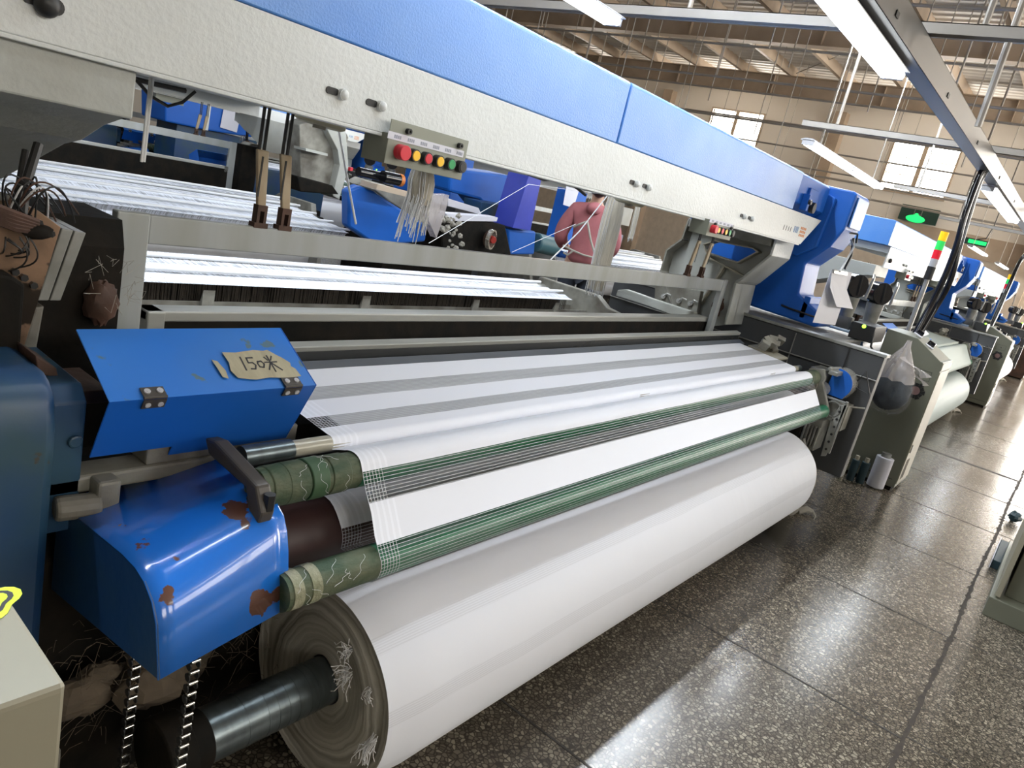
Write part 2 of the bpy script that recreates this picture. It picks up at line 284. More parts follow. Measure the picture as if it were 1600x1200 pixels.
# ---------------------------------------------------------------- mesh builder
class MB:
    def __init__(s): s.v = []; s.f = []; s.uv = {}; s.mi = []; s.cur = 0
    def add(s, vs, fs):
        o = len(s.v); s.v += [tuple(v) for v in vs]
        for f in fs: s.f.append([i + o for i in f]); s.mi.append(s.cur)
        return s
    def box(s, x0, x1, y0, y1, z0, z1):
        vs = [(x, y, z) for x in (x0, x1) for y in (y0, y1) for z in (z0, z1)]
        return s.add(vs, [(0, 1, 3, 2), (4, 6, 7, 5), (0, 4, 5, 1), (2, 3, 7, 6), (0, 2, 6, 4), (1, 5, 7, 3)])
    def obox(s, c, size, rx=0, ry=0, rz=0):
        R = Matrix.Rotation(rz, 3, 'Z') @ Matrix.Rotation(ry, 3, 'Y') @ Matrix.Rotation(rx, 3, 'X')
        c = Vector(c); vs = [c + R @ Vector((a * size[0] / 2, b * size[1] / 2, d * size[2] / 2)) for a in (-1, 1) for b in (-1, 1) for d in (-1, 1)]
        return s.add(vs, [(0, 1, 3, 2), (4, 6, 7, 5), (0, 4, 5, 1), (2, 3, 7, 6), (0, 2, 6, 4), (1, 5, 7, 3)])
    def prism(s, poly, axis, a, b):
        """poly 2D points; axis x: (y,z), y: (x,z), z: (x,y)"""
        def mk(p, t): return {'x': (t, p[0], p[1]), 'y': (p[0], t, p[1]), 'z': (p[0], p[1], t)}[axis]
        n = len(poly)
        return s.add([mk(p, a) for p in poly] + [mk(p, b) for p in poly],
                     [tuple(range(n)), tuple(range(2 * n - 1, n - 1, -1))] + [(i, i + n, (i + 1) % n + n, (i + 1) % n) for i in range(n)])
    def slab(s, pts, d):
        """outline of 3D points given thickness along vector d"""
        n = len(pts); d = Vector(d); pts = [Vector(p) for p in pts]
        return s.add(pts + [p + d for p in pts], [tuple(range(n)), tuple(range(2 * n - 1, n - 1, -1))] + [(i, i + n, (i + 1) % n + n, (i + 1) % n) for i in range(n)])
    def cyl(s, p0, p1, r, seg=20, r1=None, cap=True):
        p0 = Vector(p0); p1 = Vector(p1); d = (p1 - p0).normalized(); r1 = r if r1 is None else r1
        a = d.orthogonal().normalized(); b = d.cross(a)
        vs = []
        for p, rr in ((p0, r), (p1, r1)):
            for i in range(seg):
                t = 2 * math.pi * i / seg; vs.append(p + (a * math.cos(t) + b * math.sin(t)) * rr)
        fs = [(i, (i + 1) % seg, (i + 1) % seg + seg, i + seg) for i in range(seg)]
        if cap: fs += [tuple(range(seg - 1, -1, -1)), tuple(range(seg, 2 * seg))]
        return s.add(vs, fs)
    def ring(s, c, axis, r0, r1, th, seg=24):
        c = Vector(c); d = Vector(axis).normalized(); a = d.orthogonal().normalized(); b = d.cross(a); vs = []
        for rr, t0 in ((r0, -th / 2), (r1, -th / 2), (r1, th / 2), (r0, th / 2)):
            for i in range(seg):
                t = 2 * math.pi * i / seg; vs.append(c + d * t0 + (a * math.cos(t) + b * math.sin(t)) * rr)
        fs = []
        for k in range(4):
            for i in range(seg):
                j = (i + 1) % seg; k2 = (k + 1) % 4
                fs.append((k * seg + i, k * seg + j, k2 * seg + j, k2 * seg + i))
        return s.add(vs, fs)
    def tube(s, pts, r, seg=8):
        pts = [Vector(p) for p in pts]; n = len(pts); vs = []; up = None
        for i, p in enumerate(pts):
            d = (pts[min(i + 1, n - 1)] - pts[max(i - 1, 0)]).normalized()
            if up is None: up = d.orthogonal().normalized()
            up = (up - d * up.dot(d)); up = up.normalized() if up.length > 1e-6 else d.orthogonal().normalized()
            b = d.cross(up); rr = r[i] if isinstance(r, (list, tuple)) else r
            for k in range(seg):
                t = 2 * math.pi * k / seg; vs.append(p + (up * math.cos(t) + b * math.sin(t)) * rr)
        fs = [(i * seg + k, i * seg + (k + 1) % seg, (i + 1) * seg + (k + 1) % seg, (i + 1) * seg + k) for i in range(n - 1) for k in range(seg)]
        fs += [tuple(range(seg - 1, -1, -1)), tuple(range((n - 1) * seg, n * seg))]
        return s.add(vs, fs)
    def ball(s, c, r, seg=16, rings=10, sc=(1, 1, 1), jit=0):
        c = Vector(c); vs = [c + Vector((0, 0, r * sc[2]))]
        for i in range(1, rings):
            ph = math.pi * i / rings
            for k in range(seg):
                t = 2 * math.pi * k / seg; q = 1 + (random.uniform(-jit, jit) if jit else 0)
                vs.append(c + Vector((r * sc[0] * math.sin(ph) * math.cos(t) * q, r * sc[1] * math.sin(ph) * math.sin(t) * q, r * sc[2] * math.cos(ph) * q)))
        vs.append(c - Vector((0, 0, r * sc[2]))); L = len(vs) - 1
        fs = [(0, 1 + k, 1 + (k + 1) % seg) for k in range(seg)]
        for i in range(rings - 2):
            for k in range(seg): fs.append((1 + i * seg + k, 1 + (i + 1) * seg + k, 1 + (i + 1) * seg + (k + 1) % seg, 1 + i * seg + (k + 1) % seg))
        fs += [(L, 1 + (rings - 2) * seg + (k + 1) % seg, 1 + (rings - 2) * seg + k) for k in range(seg)]
        return s.add(vs, fs)
    def sheet(s, rows, uvs=None):
        """grid of 3D points rows[i][j]"""
        o = len(s.v); n = len(rows[0])
        for r in rows: s.v += [tuple(p) for p in r]
        for i in range(len(rows) - 1):
            for j in range(n - 1):
                f = [o + i * n + j, o + i * n + j + 1, o + (i + 1) * n + j + 1, o + (i + 1) * n + j]
                s.f.append(f); s.mi.append(s.cur)
        if uvs:
            for i, r in enumerate(uvs):
                for j, u in enumerate(r): s.uv[o + i * n + j] = u
        return s
    def build(s, name, m, parent=None, bevel=0, smooth=False, solid=0, sub=0, origin=None):
        me = bpy.data.meshes.new(name)
        off = Vector(origin) if origin else Vector((0, 0, 0))
        me.from_pydata([Vector(v) - off for v in s.v], [], s.f); me.update()
        for mm in (m if isinstance(m, (list, tuple)) else [m]): me.materials.append(mm)
        for i, p in enumerate(me.polygons): p.material_index = s.mi[i]
        if s.uv:
            ul = me.uv_layers.new(name='UVMap')
            for lp in me.loops:
                if lp.vertex_index in s.uv: ul.data[lp.index].uv = s.uv[lp.vertex_index]
        bm = bmesh.new(); bm.from_mesh(me)
        if not s.uv: bmesh.ops.recalc_face_normals(bm, faces=bm.faces)
        bm.to_mesh(me); bm.free()
        if smooth:
            for p in me.polygons: p.use_smooth = True
            try: me.set_sharp_from_angle(angle=math.radians(40))
            except Exception: pass
        o = bpy.data.objects.new(name, me); COL.objects.link(o)
        if origin: o.location = off
        if solid:
            md = o.modifiers.new('s', 'SOLIDIFY'); md.thickness = solid
        if bevel:
            md = o.modifiers.new('b', 'BEVEL'); md.width = bevel; md.segments = 2; md.limit_method = 'ANGLE'; md.angle_limit = math.radians(35)
        if sub:
            md = o.modifiers.new('u', 'SUBSURF'); md.levels = sub; md.render_levels = sub
        if parent is not None:
            o.parent = parent
            if parent.type == 'EMPTY' or True:
                o.matrix_parent_inverse = parent.matrix_basis.inverted() if parent.parent is None else (parent.parent.matrix_basis @ parent.matrix_parent_inverse @ parent.matrix_basis).inverted()
        return o
def tag(o, label=None, cat=None, group=None, kind=None):
    if label: o['label'] = label
    if cat: o['category'] = cat
    if group: o['group'] = group
    if kind: o['kind'] = kind
    return o
def thing(name, label, cat, loc=(0, 0, 0), group=None):
    o = bpy.data.objects.new(name, None); COL.objects.link(o); o.location = loc; o.empty_display_size = 0.1
    return tag(o, label, cat, group)
def struct(mb, name, m, **k):
    o = mb.build(name, m, **k); o['kind'] = 'structure'; return o
def copy_tree(o, parent=None):
    c = o.copy(); COL.objects.link(c)
    if parent is not None: c.parent = parent; c.matrix_parent_inverse = o.matrix_parent_inverse.copy()
    for ch in list(o.children): copy_tree(ch, c)
    return c
def place_copy(o, dx, dy, rot=None, label=None):
    """copy a thing moved by (dx,dy), or turned half a turn: world (rot[0]-x, rot[1]-y)"""
    c = copy_tree(o)
    if rot:
        T = Matrix.Translation((rot[0], rot[1], 0)) @ Matrix.Rotation(math.pi, 4, 'Z')
        c.matrix_world = T @ o.matrix_basis
        c.location.x += dx; c.location.y += dy
    else:
        c.location = o.location + Vector((dx, dy, 0))
    if label: c['label'] = label
    return c
def arc(cy, cz, r, a0, a1, n):
    return [(cy + r * math.cos(math.radians(a0 + (a1 - a0) * i / n)), cz + r * math.sin(math.radians(a0 + (a1 - a0) * i / n))) for i in range(n + 1)]

# ================================================================ ROOM SHELL
X_END, Y_L, Y_R, X_B, Z_C = 24.0, 30.0, -8.0, -7.0, 6.24
fl = MB().box(X_B, X_END, Y_R, Y_L, -0.2, 0.0)
floor = struct(fl, 'floor', terrazzo())
# joints between the floor slabs and the crumbling crack
j = MB()
for k in range(-8, 22):
    x = 2.668 + 1.015 * k
    wd = 0.004 if k != 5 else 0.03
    if -6 < x < 23.5: j.box(x - wd, x + wd, 0.0, 6, 0.0, 0.0012)
    if -6 < x < 23.5: j.box(x + 0.03 - 0.003, x + 0.03 + 0.003, -6, -0.0, 0.0, 0.0012)
for yy in (1.9, 3.8, 5.7, -1.9): j.box(X_B, X_END, yy - 0.004, yy + 0.004, 0, 0.0012)
struct(j, 'trim_1', mat('dark_joint', (0.035, 0.03, 0.026), 0.8))
cr = MB(); top = []; bot = []
x = -2.0
while x < 22:
    w_ = 0.007 + 0.008 * random.random() ** 2 + (0.012 if random.random() < 0.08 else 0)
    c_ = 0.004 * math.sin(x * 3) + random.uniform(-0.003, 0.003)
    top.append((x, c_ + w_, 0.0016)); bot.append((x, c_ - w_ * 0.6, 0.0016)); x += 0.012 + 0.02 * random.random()
cr.sheet([top, bot])
struct(cr, 'trim_2', mat('crumbled_crack', (0.05, 0.038, 0.028), 0.9, 0, (0.02, 0.016, 0.012), 30, 0.9))
# walls
wr = MB()
# end wall with openings left for windows and the bright doorway
WIN = []   # (y0,y1,z0,z1)
a = P(1160, 176, x=X_END); b_ = P(1138, 238, x=X_END)
WIN.append((10.0, 11.75, 4.1, 5.25))
WIN.append((4.25, 5.95, 3.72, 5.05))
WIN.append((-2.6, -0.9, 3.7, 5.0))
WIN.append((16.2, 17.9, 4.0, 5.2))
DOOR = (-3.2, 0.35, 0.0, 3.3)
ys = sorted({Y_R, Y_L} | {v for w_ in WIN for v in w_[:2]} | set(DOOR[:2]))
for i in range(len(ys) - 1):
    y0, y1 = ys[i], ys[i + 1]; ym = (y0 + y1) / 2
    holes = sorted([(w_[2], w_[3]) for w_ in WIN + [DOOR] if w_[0] < ym < w_[1]])
    z = 0
    for h0, h1 in holes:
        if h0 > z: wr.box(X_END, X_END + 0.25, y0, y1, z, h0)
        z = h1
    wr.box(X_END, X_END + 0.25, y0, y1, z, Z_C)
struct(wr, 'wall_end', M['wall'])
struct(MB().box(X_END - 0.06, X_END, Y_R, Y_L, 2.35, 2.95), 'trim_3', M['tan'])
struct(MB().box(X_END - 0.02, X_END, 0.36, Y_L, 0, 2.35), 'trim_4', mat('lower_wall_band', (0.66, 0.58, 0.48), 0.8))
struct(MB().box(X_B, X_END, Y_L, Y_L + 0.2, 0, Z_C), 'wall_left', M['wall'])
struct(MB().box(X_B, X_END, Y_R - 0.2, Y_R, 0, Z_C), 'wall_right', M['wall'])
struct(MB().box(X_B - 0.2, X_B, Y_R, Y_L, 0, Z_C), 'wall_back', M['wall'])
# corrugated roof
rf = MB(); rows = []
n = 620
for i in range(n + 1):
    xx = X_B + (X_END - X_B) * i / n
    zz = Z_C + (0.028 if (i // 3) % 2 else 0)
    rows.append([(xx, Y_R, zz), (xx, Y_L, zz)])
rf.sheet(rows)
struct(rf, 'ceiling', mat('pale_roof_sheet', (0.78, 0.76, 0.72), 0.6, 0, (0.66, 0.63, 0.58), 0.6, 0.6), solid=0.02)
# windows: frame plus bright panes
pane = emit('daylit_pane', (1.0, 0.96, 0.88), WINDOW_E)
door_pane = emit('daylit_doorway', (1.0, 0.96, 0.90), 20.0)
for i, (y0, y1, z0, z1) in enumerate(WIN):
    f = MB(); ym = (y0 + y1) / 2; t = 0.05
    f.box(X_END - 0.05, X_END + 0.1, y0 - t, y1 + t, z1, z1 + t).box(X_END - 0.05, X_END + 0.1, y0 - t, y1 + t, z0 - t, z0)
    for yy in (y0 - t, ym - t * 1.2, y1): f.box(X_END - 0.05, X_END + 0.1, yy, yy + t * (2.4 if yy == ym - t * 1.2 else 1), z0, z1)
    for zz in (z0 + (z1 - z0) * 0.35, z0 + (z1 - z0) * 0.7): f.box(X_END - 0.02, X_END + 0.04, y0, y1, zz - 0.012, zz + 0.012)
    fo = struct(f, 'window_%d' % (i + 1), M['tan'])
    MB().box(X_END + 0.11, X_END + 0.12, y0, y1, z0, z1).build('pane', pane, fo)
f = MB().box(X_END - 0.06, X_END + 0.1, DOOR[0] - 0.1, DOOR[0], 0, DOOR[3]).box(X_END - 0.06, X_END + 0.1, DOOR[1], DOOR[1] + 0.08, 0, DOOR[3]).box(X_END - 0.06, X_END + 0.1, DOOR[0], DOOR[1], DOOR[3], DOOR[3] + 0.1)
do = struct(f, 'door_1', M['tan'])
MB().box(X_END + 0.11, X_END + 0.12, DOOR[0], DOOR[1], 0.02, DOOR[3]).build('pane', door_pane, do)
# light the sky sends in through those openings
def area(name, loc, sx, sy, power, rot, col=(1, 1, 1)):
    l = bpy.data.lights.new(name, 'AREA'); l.shape = 'RECTANGLE'; l.size = sx; l.size_y = sy; l.energy = power; l.color = col
    o = bpy.data.objects.new(name, l); COL.objects.link(o); o.location = loc; o.rotation_euler = rot; return o
for i, (y0, y1, z0, z1) in enumerate(WIN):
    area('daylight', (X_END + 0.06, (y0 + y1) / 2, (z0 + z1) / 2), z1 - z0, y1 - y0, DAY_W * (y1 - y0) * (z1 - z0), (0, math.radians(90), 0), (1.0, 0.95, 0.88))
area('daylight', (X_END + 0.06, (DOOR[0] + DOOR[1]) / 2, 1.66), 3.2, DOOR[1] - DOOR[0], DAY_W * 2.2, (0, math.radians(90), 0), (1.0, 0.93, 0.83))
# tall windows added on the unseen right wall to brighten the hall
for i in range(5):
    x0 = -2 + 5.2 * i
    f = MB()
    for xx in (x0, x0 + 1.45, x0 + 2.9): f.box(xx, xx + 0.1, Y_R, Y_R + 0.06, 3.2, 5.2)
    for zz in (3.2, 4.2, 5.15): f.box(x0, x0 + 3.0, Y_R, Y_R + 0.06, zz, zz + 0.06)
    fo = struct(f, 'window_%d' % (6 + i), M['tan'])
    MB().box(x0 + 0.05, x0 + 2.95, Y_R + 0.005, Y_R + 0.015, 3.25, 5.15).build('pane', pane, fo)
    area('daylight', (x0 + 1.5, Y_R + 0.08, 4.2), 2.8, 1.9, DAY_W * (0.3 if x0 < 12 else 4.5), (math.radians(90), 0, 0), (1.0, 0.95, 0.88))
# columns and roof beams of the end wall
for i, yy in enumerate((1.75, 7.6, 13.4, 19.5)):
    struct(MB().box(X_END - 0.35, X_END, yy - 0.17, yy + 0.17, 0, 5.6), 'trim_%d' % (5 + i), M['tan'])
k = 9
for bx in (-1.5, 3.8, 9.5, 16.2, 21.6):
    bm_ = MB()
    zt, zb = 5.96, 5.47
    bm_.box(bx - 0.012, bx + 0.012, Y_R, Y_L, zb, zt)
    bm_.box(bx - 0.13, bx + 0.13, Y_R, Y_L, zb - 0.02, zb).box(bx - 0.13, bx + 0.13, Y_R, Y_L, zt, zt + 0.02)
    for yy in range(-6, 30, 3): bm_.box(bx - 0.11, bx + 0.11, yy - 0.006, yy + 0.006, zb, zt)
    struct(bm_, 'trim_%d' % k, M['tan']); k += 1
pl = MB()
for i in range(26):
    yy = Y_R + 0.6 + 1.45 * i
    pl.box(X_B, X_END, yy - 0.008, yy + 0.008, 5.98, 6.235).box(X_B, X_END, yy, yy + 0.09, 6.215, 6.235).box(X_B, X_END, yy, yy + 0.09, 5.98, 6.0)
struct(pl, 'trim_%d' % k, M['tan']); k += 1
bt = MB()
for bx in (-1.5, 3.8, 9.5, 16.2):
    for i in range(0, 24, 2):
        y0 = Y_R + 0.6 + 1.45 * i
        if i % 4 == 0: bt.tube([(bx, y0, 6.1), (bx + 5.5, y0 + 4.3, 6.1)], 0.014, 6)
struct(bt, 'trim_%d' % k, M['conduit']); k += 1

# ================================================================ CEILING SERVICES
tr = thing('cable_tray', 'long grey metal cable tray running along the aisle over the looms', 'cable tray', (10, 0.93, 2.28))
t_ = MB(); x0, x1 = 1.0, 23.2
t_.box(x0, x1, 0.885, 0.971, 2.28, 2.282).box(x0, x1, 0.885, 0.887, 2.28, 2.396).box(x0, x1, 0.969, 0.971, 2.28, 2.396).box(x0, x1, 0.885, 0.971, 2.394, 2.396)
t_.build('duct', M['tray'], tr)
for xx in (1.9, 3.0, 4.2, 5.4, 6.8, 8.2, 9.9):
    MB().box(xx - 0.02, xx + 0.02, 0.880, 0.885, 2.31, 2.33).build('latch', M['black'], tr)
for i, xx in enumerate((3.52, 6.22, 9.7, 13.0)):
    lab = ['grey channel crossing under the roof beside the near end of the nearest lamp', 'grey channel carrying the two-segment lamp in front of the far window', 'third grey channel crossing over the loom row', 'fourth grey channel crossing over the loom row'][i]
    c = thing('cross_channel', lab, 'ceiling channel', (xx, 1.0, 2.41), 'channels crossing over the looms')
    yl = 9.0 if i == 0 else 2.26
    q = MB(); q.box(xx - 0.028, xx + 0.028, -3.0, yl, 2.44, 2.444).box(xx - 0.028, xx - 0.024, -3.0, yl, 2.40, 2.444).box(xx + 0.024, xx + 0.028, -3.0, yl, 2.40, 2.444)
    q.build('channel', M['conduit'], c)
    for yy in (-2.5, -0.6, 0.70, 2.0) + ((4.6, 7.8) if i == 0 else ()): MB().tube([(xx, yy, 2.44), (xx, yy, 5.97)], 0.012, 6).build('hanger_rod', M['conduit'], c)

def lamp(x, y, z, label, L=1.2, segs=2, group=None, power=LAMP_W, hang=True):
    o = thing('fluorescent_lamp', label, 'lamp', (x, y, z), group)
    for s_ in range(segs):
        xa = x + s_ * (L + 0.02)
        h = MB(); h.prism([(y - 0.062, z + 0.020), (y - 0.03, z + 0.035), (y + 0.03, z + 0.035), (y + 0.062, z + 0.020), (y + 0.061, z + 0.017), (y - 0.061, z + 0.017)], 'x', xa, xa + L)
        h.box(xa, xa + 0.018, y - 0.045, y + 0.045, z - 0.016, z + 0.022).box(xa + L - 0.018, xa + L, y - 0.045, y + 0.045, z - 0.016, z + 0.022)
        h.build('housing', M['fixture'], o)
        for yy in (-0.034, 0.034):
            MB().cyl((xa + 0.018, y + yy, z), (xa + L - 0.018, y + yy, z), 0.0165, 12).build('tube', M['tube'], o, smooth=True)
        a_ = area('lamp_light', (xa + L / 2, y, z - 0.018), L * 0.95, 0.07, power, (0, 0, 0), (0.86, 0.93, 1.0)); a_.parent = o; a_.matrix_parent_inverse = o.matrix_basis.inverted()
    if hang:
        for xx in (x + 0.3, x + segs * L - 0.3): MB().tube([(xx, y, z + 0.035), (xx, y, 6.235)], 0.006, 5).build('hanger', M['conduit'], o)
    return o
T = 'twin-tube fluorescent lamp '
lamp(1.15, 0.985, 2.243, T + 'under the cable tray, the nearest and largest in view', hang=False)
lamp(6.95, 0.955, 2.245, T + 'under the cable tray at the far right edge', hang=False)
lamp(12.9, 0.955, 2.245, T + 'under the cable tray deep in the hall, behind the right edge one', hang=False)
lamp(0.68, 2.13, 2.25, T + 'at the top of the picture above the blue covers')
lamp(6.0, 2.10, 2.25, 'two-segment fluorescent lamp hanging in front of the far window')
lamp(16.0, 2.12, 2.25, 'lit fluorescent lamp just below the small green exit sign')
lamp(21.0, 2.12, 2.25, 'smallest lit fluorescent lamp, near the far signal tower')
OFF = 'fluorescent lamp over the looms, beyond the picture edge'
for (x, y) in [(3.2, 5.4), (8.0, 5.4), (1.6, -1.5), (4.2, -1.5), (8, -1.5), (13, -1.5), (18.5, -1.5), (0.7, 6.7), (6, 6.7), (3, 7.9), (1.0, 10.0), (6.5, 10.0), (12, 6.7), (13, 10.0), (11, 4.4), (17, 4.4), (19, 8)]:
    lamp(x, y, 2.25, OFF, group='ceiling lamps outside the view', power=LAMP_W * (1.7 if y > 2 else 0.55))
for x in (-0.9, 1.6, 4.1, 6.6, 9.1): lamp(x, 2.03, 3.30, 'fluorescent lamp added unseen above the cable tray to cast the shadow edges', group='unseen lamps added above the cable tray', power=LAMP_W * 7.0)  # unseen row added to cast the shadow edges on roll and floor

# suspension grids of thin rods and rails
def grid(x, zs, y0, y1, step, label, ph=0.0):
    o = thing('suspension_grid', label, 'ceiling rods', (x, (y0 + y1) / 2, 3.5), 'thin rod grids hung from the roof')
    for z in zs: MB().tube([(x, y0, z), (x, y1, z)], 0.019, 6).build('rail', M['conduit'], o)
    y = y0 + ph; i = 0
    while y < y1:
        zl = zs[-1] if i % 2 == 0 else zs[0]
        MB().tube([(x + 0.03, y, zl - (0.25 if i % 3 else 0.0)), (x + 0.03, y, 5.97)], 0.012, 5).build('rod', M['conduit'], o); y += step * 1.7 * (0.6 + 0.6 * random.random()); i += 1
    return o
grid(9.3, (4.25, 3.95), -1.5, 12.5, 0.8, 'grid of thin rods and rails nearest the camera, over the second loom', 0.3)
grid(12.0, (4.35, 3.85), -1.5, 15.0, 0.9, 'second grid of thin rods from the camera', 0.1)
grid(14.3, (4.1, 3.6), -1.5, 17.0, 1.0, 'third grid of thin rods, in front of the far roof beam', 0.5)
grid(18.0, (4.2, 3.7, 3.3), -1.5, 19.0, 1.3, 'grid of thin rods just before the end wall windows', 0.2)
for i, (zz, yy) in enumerate([(3.55, 0), (3.2, 0)]):
    tag(MB().tube([(22.0, -4, zz), (22.0, 20, zz)], 0.03, 6).build('wall_pipe', M['conduit'], None, origin=(22.0, 8, zz)), ['upper horizontal pipe running in front of the end wall windows', 'lower horizontal pipe running in front of the end wall windows'][i], 'pipe')
# vertical thick conduit at the upper right
a = P(1590, 20, y=0.9); b_ = P(1415 + 115, 195, y=1.0)
tag(MB().tube([P(1528, 198, y=0.62), P(1600, 0, y=0.62) + Vector((0, 0, 0))], 0.014, 8).build('conduit_pipe', M['conduit'], None, smooth=True), 'thick vertical conduit at the top right corner, in front of the grey channel', 'pipe')

# ================================================================ THE LOOM
# cloth path through the loom in (y, z); s is metres along the cloth
XL, XR = 0.994, 4.12
path = [(1.462, 0.886), (1.30, 0.872), (1.20, 0.864)]
path += arc(1.141, 0.839, 0.0195, 80, 200, 6)
path += arc(1.061, 0.812, 0.0415, 62, 150, 16)
path += [(1.002, 0.794), (0.976, 0.754), (0.950, 0.713)]
iLow = len(path)
path += arc(0.9555, 0.649, 0.0388, 147, 350, 30)
iBr = len(path)
path += arc(1.12, 0.645, 0.078, 186, 20, 14)
path += arc(1.046, 0.290, 0.2375, 30, 50, 2)[::-1]
S = [0.0]
for a, b_ in zip(path, path[1:]): S.append(S[-1] + math.dist(a, b_))
def s_at(ang, lo=0, hi=50):
    """cloth length at which the cloth is seen at an elevation angle from the lens height, in the part of the path beyond index lo"""
    best = None
    for i in range(lo, hi):
        e = abs(math.degrees(math.atan2(path[i][1] - CAM_H, path[i][0])) - ang)
        if best is None or e < best[0]: best = (e, i)
    i = best[1]; out = (9, S[i])
    for k in range(max(i - 1, 0), min(i + 1, hi)):
        for t in range(21):
            u = t / 20; y = path[k][0] * (1 - u) + path[k + 1][0] * u; z = path[k][1] * (1 - u) + path[k + 1][1] * u
            e = abs(math.degrees(math.atan2(z - CAM_H, y)) - ang)
            if e < out[0]: out = (e, S[k] * (1 - u) + S[k + 1] * u)
    return out[1]
iA = 10
CLOTH_BANDS = [(s_at(-22.75), s_at(-23.9)), (s_at(-25.55), s_at(-26.7)), (s_at(-31.5, iA), s_at(-34.6, iA)), (s_at(-38.6, iA), s_at(-41.3, iA) + 0.03), (S[iBr] - 0.035, S[iBr] + 0.045)]
M['cloth'] = cloth_mat('white_cotton_cloth', (0.74, 0.76, 0.82), (0.66, 0.68, 0.72))
M['roll'] = roll_mat('white_wound_cloth', (0.74, 0.76, 0.82))
M['roll_end'] = roll_end_mat()
M['warp'] = warp_mat('white_warp_yarn')
M['cloth_green'] = mat('grey_green_cloth', (0.36, 0.41, 0.38), 0.7, 0, (0.30, 0.35, 0.33), 3, 0.5, stretch=(0.3, 4, 4))
M['cloth_green_dark'] = mat('grey_green_wound_cloth', (0.30, 0.36, 0.35), 0.6, 0, (0.22, 0.27, 0.27), 3, 0.6, stretch=(0.2, 6, 6))

loom = thing('weaving_loom', 'large blue and grey weaving loom in the foreground with white cloth', 'loom', (2.557, 1.6, 0))
def part(mb, name, m, parent=loom, **k): return mb.build(name, M[m] if isinstance(m, str) else m, parent, **k)
# --- top beam (grey) and its blue covers
b = MB()
b.prism([(0.40, 1.655), (0.40, 1.491), (4.48, 1.491), (4.722, 1.655)], 'y', 1.426, 1.438)
b.box(0.40, 4.46, 1.426, 1.52, 1.483, 1.491)
b.box(0.40, 4.60, 1.438, 1.90, 1.60, 1.655)
beam = part(b, 'top_beam', 'beam', bevel=0.002)
for i, xx in enumerate((0.514, 1.096, 1.209, 2.448, 2.545, 3.521, 3.624)):
    b = MB(); b.ball((xx + (0.012 if i else 0), 1.418, 1.548), 0.0125 if i else 0.02, 16, 10, (1, 0.8, 1)); b.cyl((xx + 0.012, 1.426, 1.548), (xx + 0.012, 1.414, 1.548), 0.0125, 16)
    part(b, 'bolt', 'beam' if i else 'black', beam, smooth=True)
    b = MB(); b.prism([(xx - 0.018 + 0.008 * math.cos(t * 0.6) * 1.0 + (0.012 if math.cos(t * 0.6) > 0 else -0.006), 1.549 + 0.0078 * math.sin(t * 0.6)) for t in range(10)], 'y', 1.4235, 1.4262)
    part(b, 'slot', 'black', beam)
# stencils and marks at the right end of the beam
b = MB()
for k, xx in enumerate((4.12, 4.16, 4.20, 4.235)): b.box(xx, xx + 0.006, 1.4250, 1.4262, 1.542, 1.568)
part(b, 'handwriting', 'ink', beam)
b = MB()
for k, xx in enumerate((4.29, 4.32, 4.345)):
    b.box(xx, xx + 0.005, 1.4250, 1.4262, 1.545, 1.58).box(xx + 0.012, xx + 0.017, 1.4250, 1.4262, 1.545, 1.58).box(xx, xx + 0.017, 1.4250, 1.4262, 1.560, 1.564)
part(b, 'blue_stencil', 'blue_ink', beam)
b = MB()
for r_ in range(3):
    for k in range(4): b.box(4.40 + 0.026 * k, 4.418 + 0.026 * k, 1.4250, 1.4262, 1.532 + 0.02 * r_, 1.546 + 0.02 * r_)
part(b, 'orange_stencil', 'orange_ink', beam)
for k, (xa, xb) in enumerate(((0.30, 2.270), (2.279, 4.18))):
    b = MB(); b.prism([(1.430, 1.657), (1.430, 1.848), (1.438, 1.857), (1.90, 1.86), (1.90, 1.657)], 'x', xa, xb)
    part(b, 'cover_panel', 'cover', bevel=0.004, smooth=True)
b = MB(); b.prism([(1.50, 1.657), (1.44, 1.70), (1.44, 1.845), (1.46, 1.86), (1.95, 1.86), (1.95, 1.657)], 'x', 4.185, 4.74)
part(b, 'cover_end', 'blue', bevel=0.005)
b = MB(); b.box(4.36, 4.50, 1.425, 1.44, 1.73, 1.80).box(4.30, 4.33, 1.40, 1.44, 1.67, 1.76); part(b, 'bearing_bracket', 'blue', bevel=0.004)
b = MB(); b.cyl((4.44, 1.425, 1.70), (4.44, 1.40, 1.70), 0.03, 16).cyl((4.31, 1.40, 1.72), (4.31, 1.385, 1.72), 0.014, 12); part(b, 'bearing', 'black', smooth=True)
# --- brackets carrying the beam
bp_ = [(1.44, 1.489), (1.44, 1.401), (1.47, 1.399), (1.55, 1.375), (1.64, 1.335), (1.72, 1.315), (2.05, 1.185), (2.05, 1.489)]
b = MB(); b.prism(bp_, 'x', 0.20, 0.672); part(b, 'left_bracket', 'bracket', bevel=0.004)
rim = [(1.51, 1.489), (1.503, 1.392), (1.632, 1.212), (1.655, 1.19), (1.64, 0.941), (1.75, 0.90), (2.02, 0.95), (2.159, 1.138), (2.16, 1.272), (2.08, 1.36), (2.072, 1.489)]
hole = [(1.883, 1.400), (1.64, 1.412), (1.60, 1.395), (1.705, 1.300), (1.92, 1.313), (1.95, 1.36)]
hole2 = [(1.70, 1.27), (1.66, 1.22), (1.69, 1.0), (1.84, 0.98), (1.86, 1.27)]
b = MB(); b.prism(rim, 'x', 4.40, 4.415)
o = part(b, 'bracket_web', 'bracket')
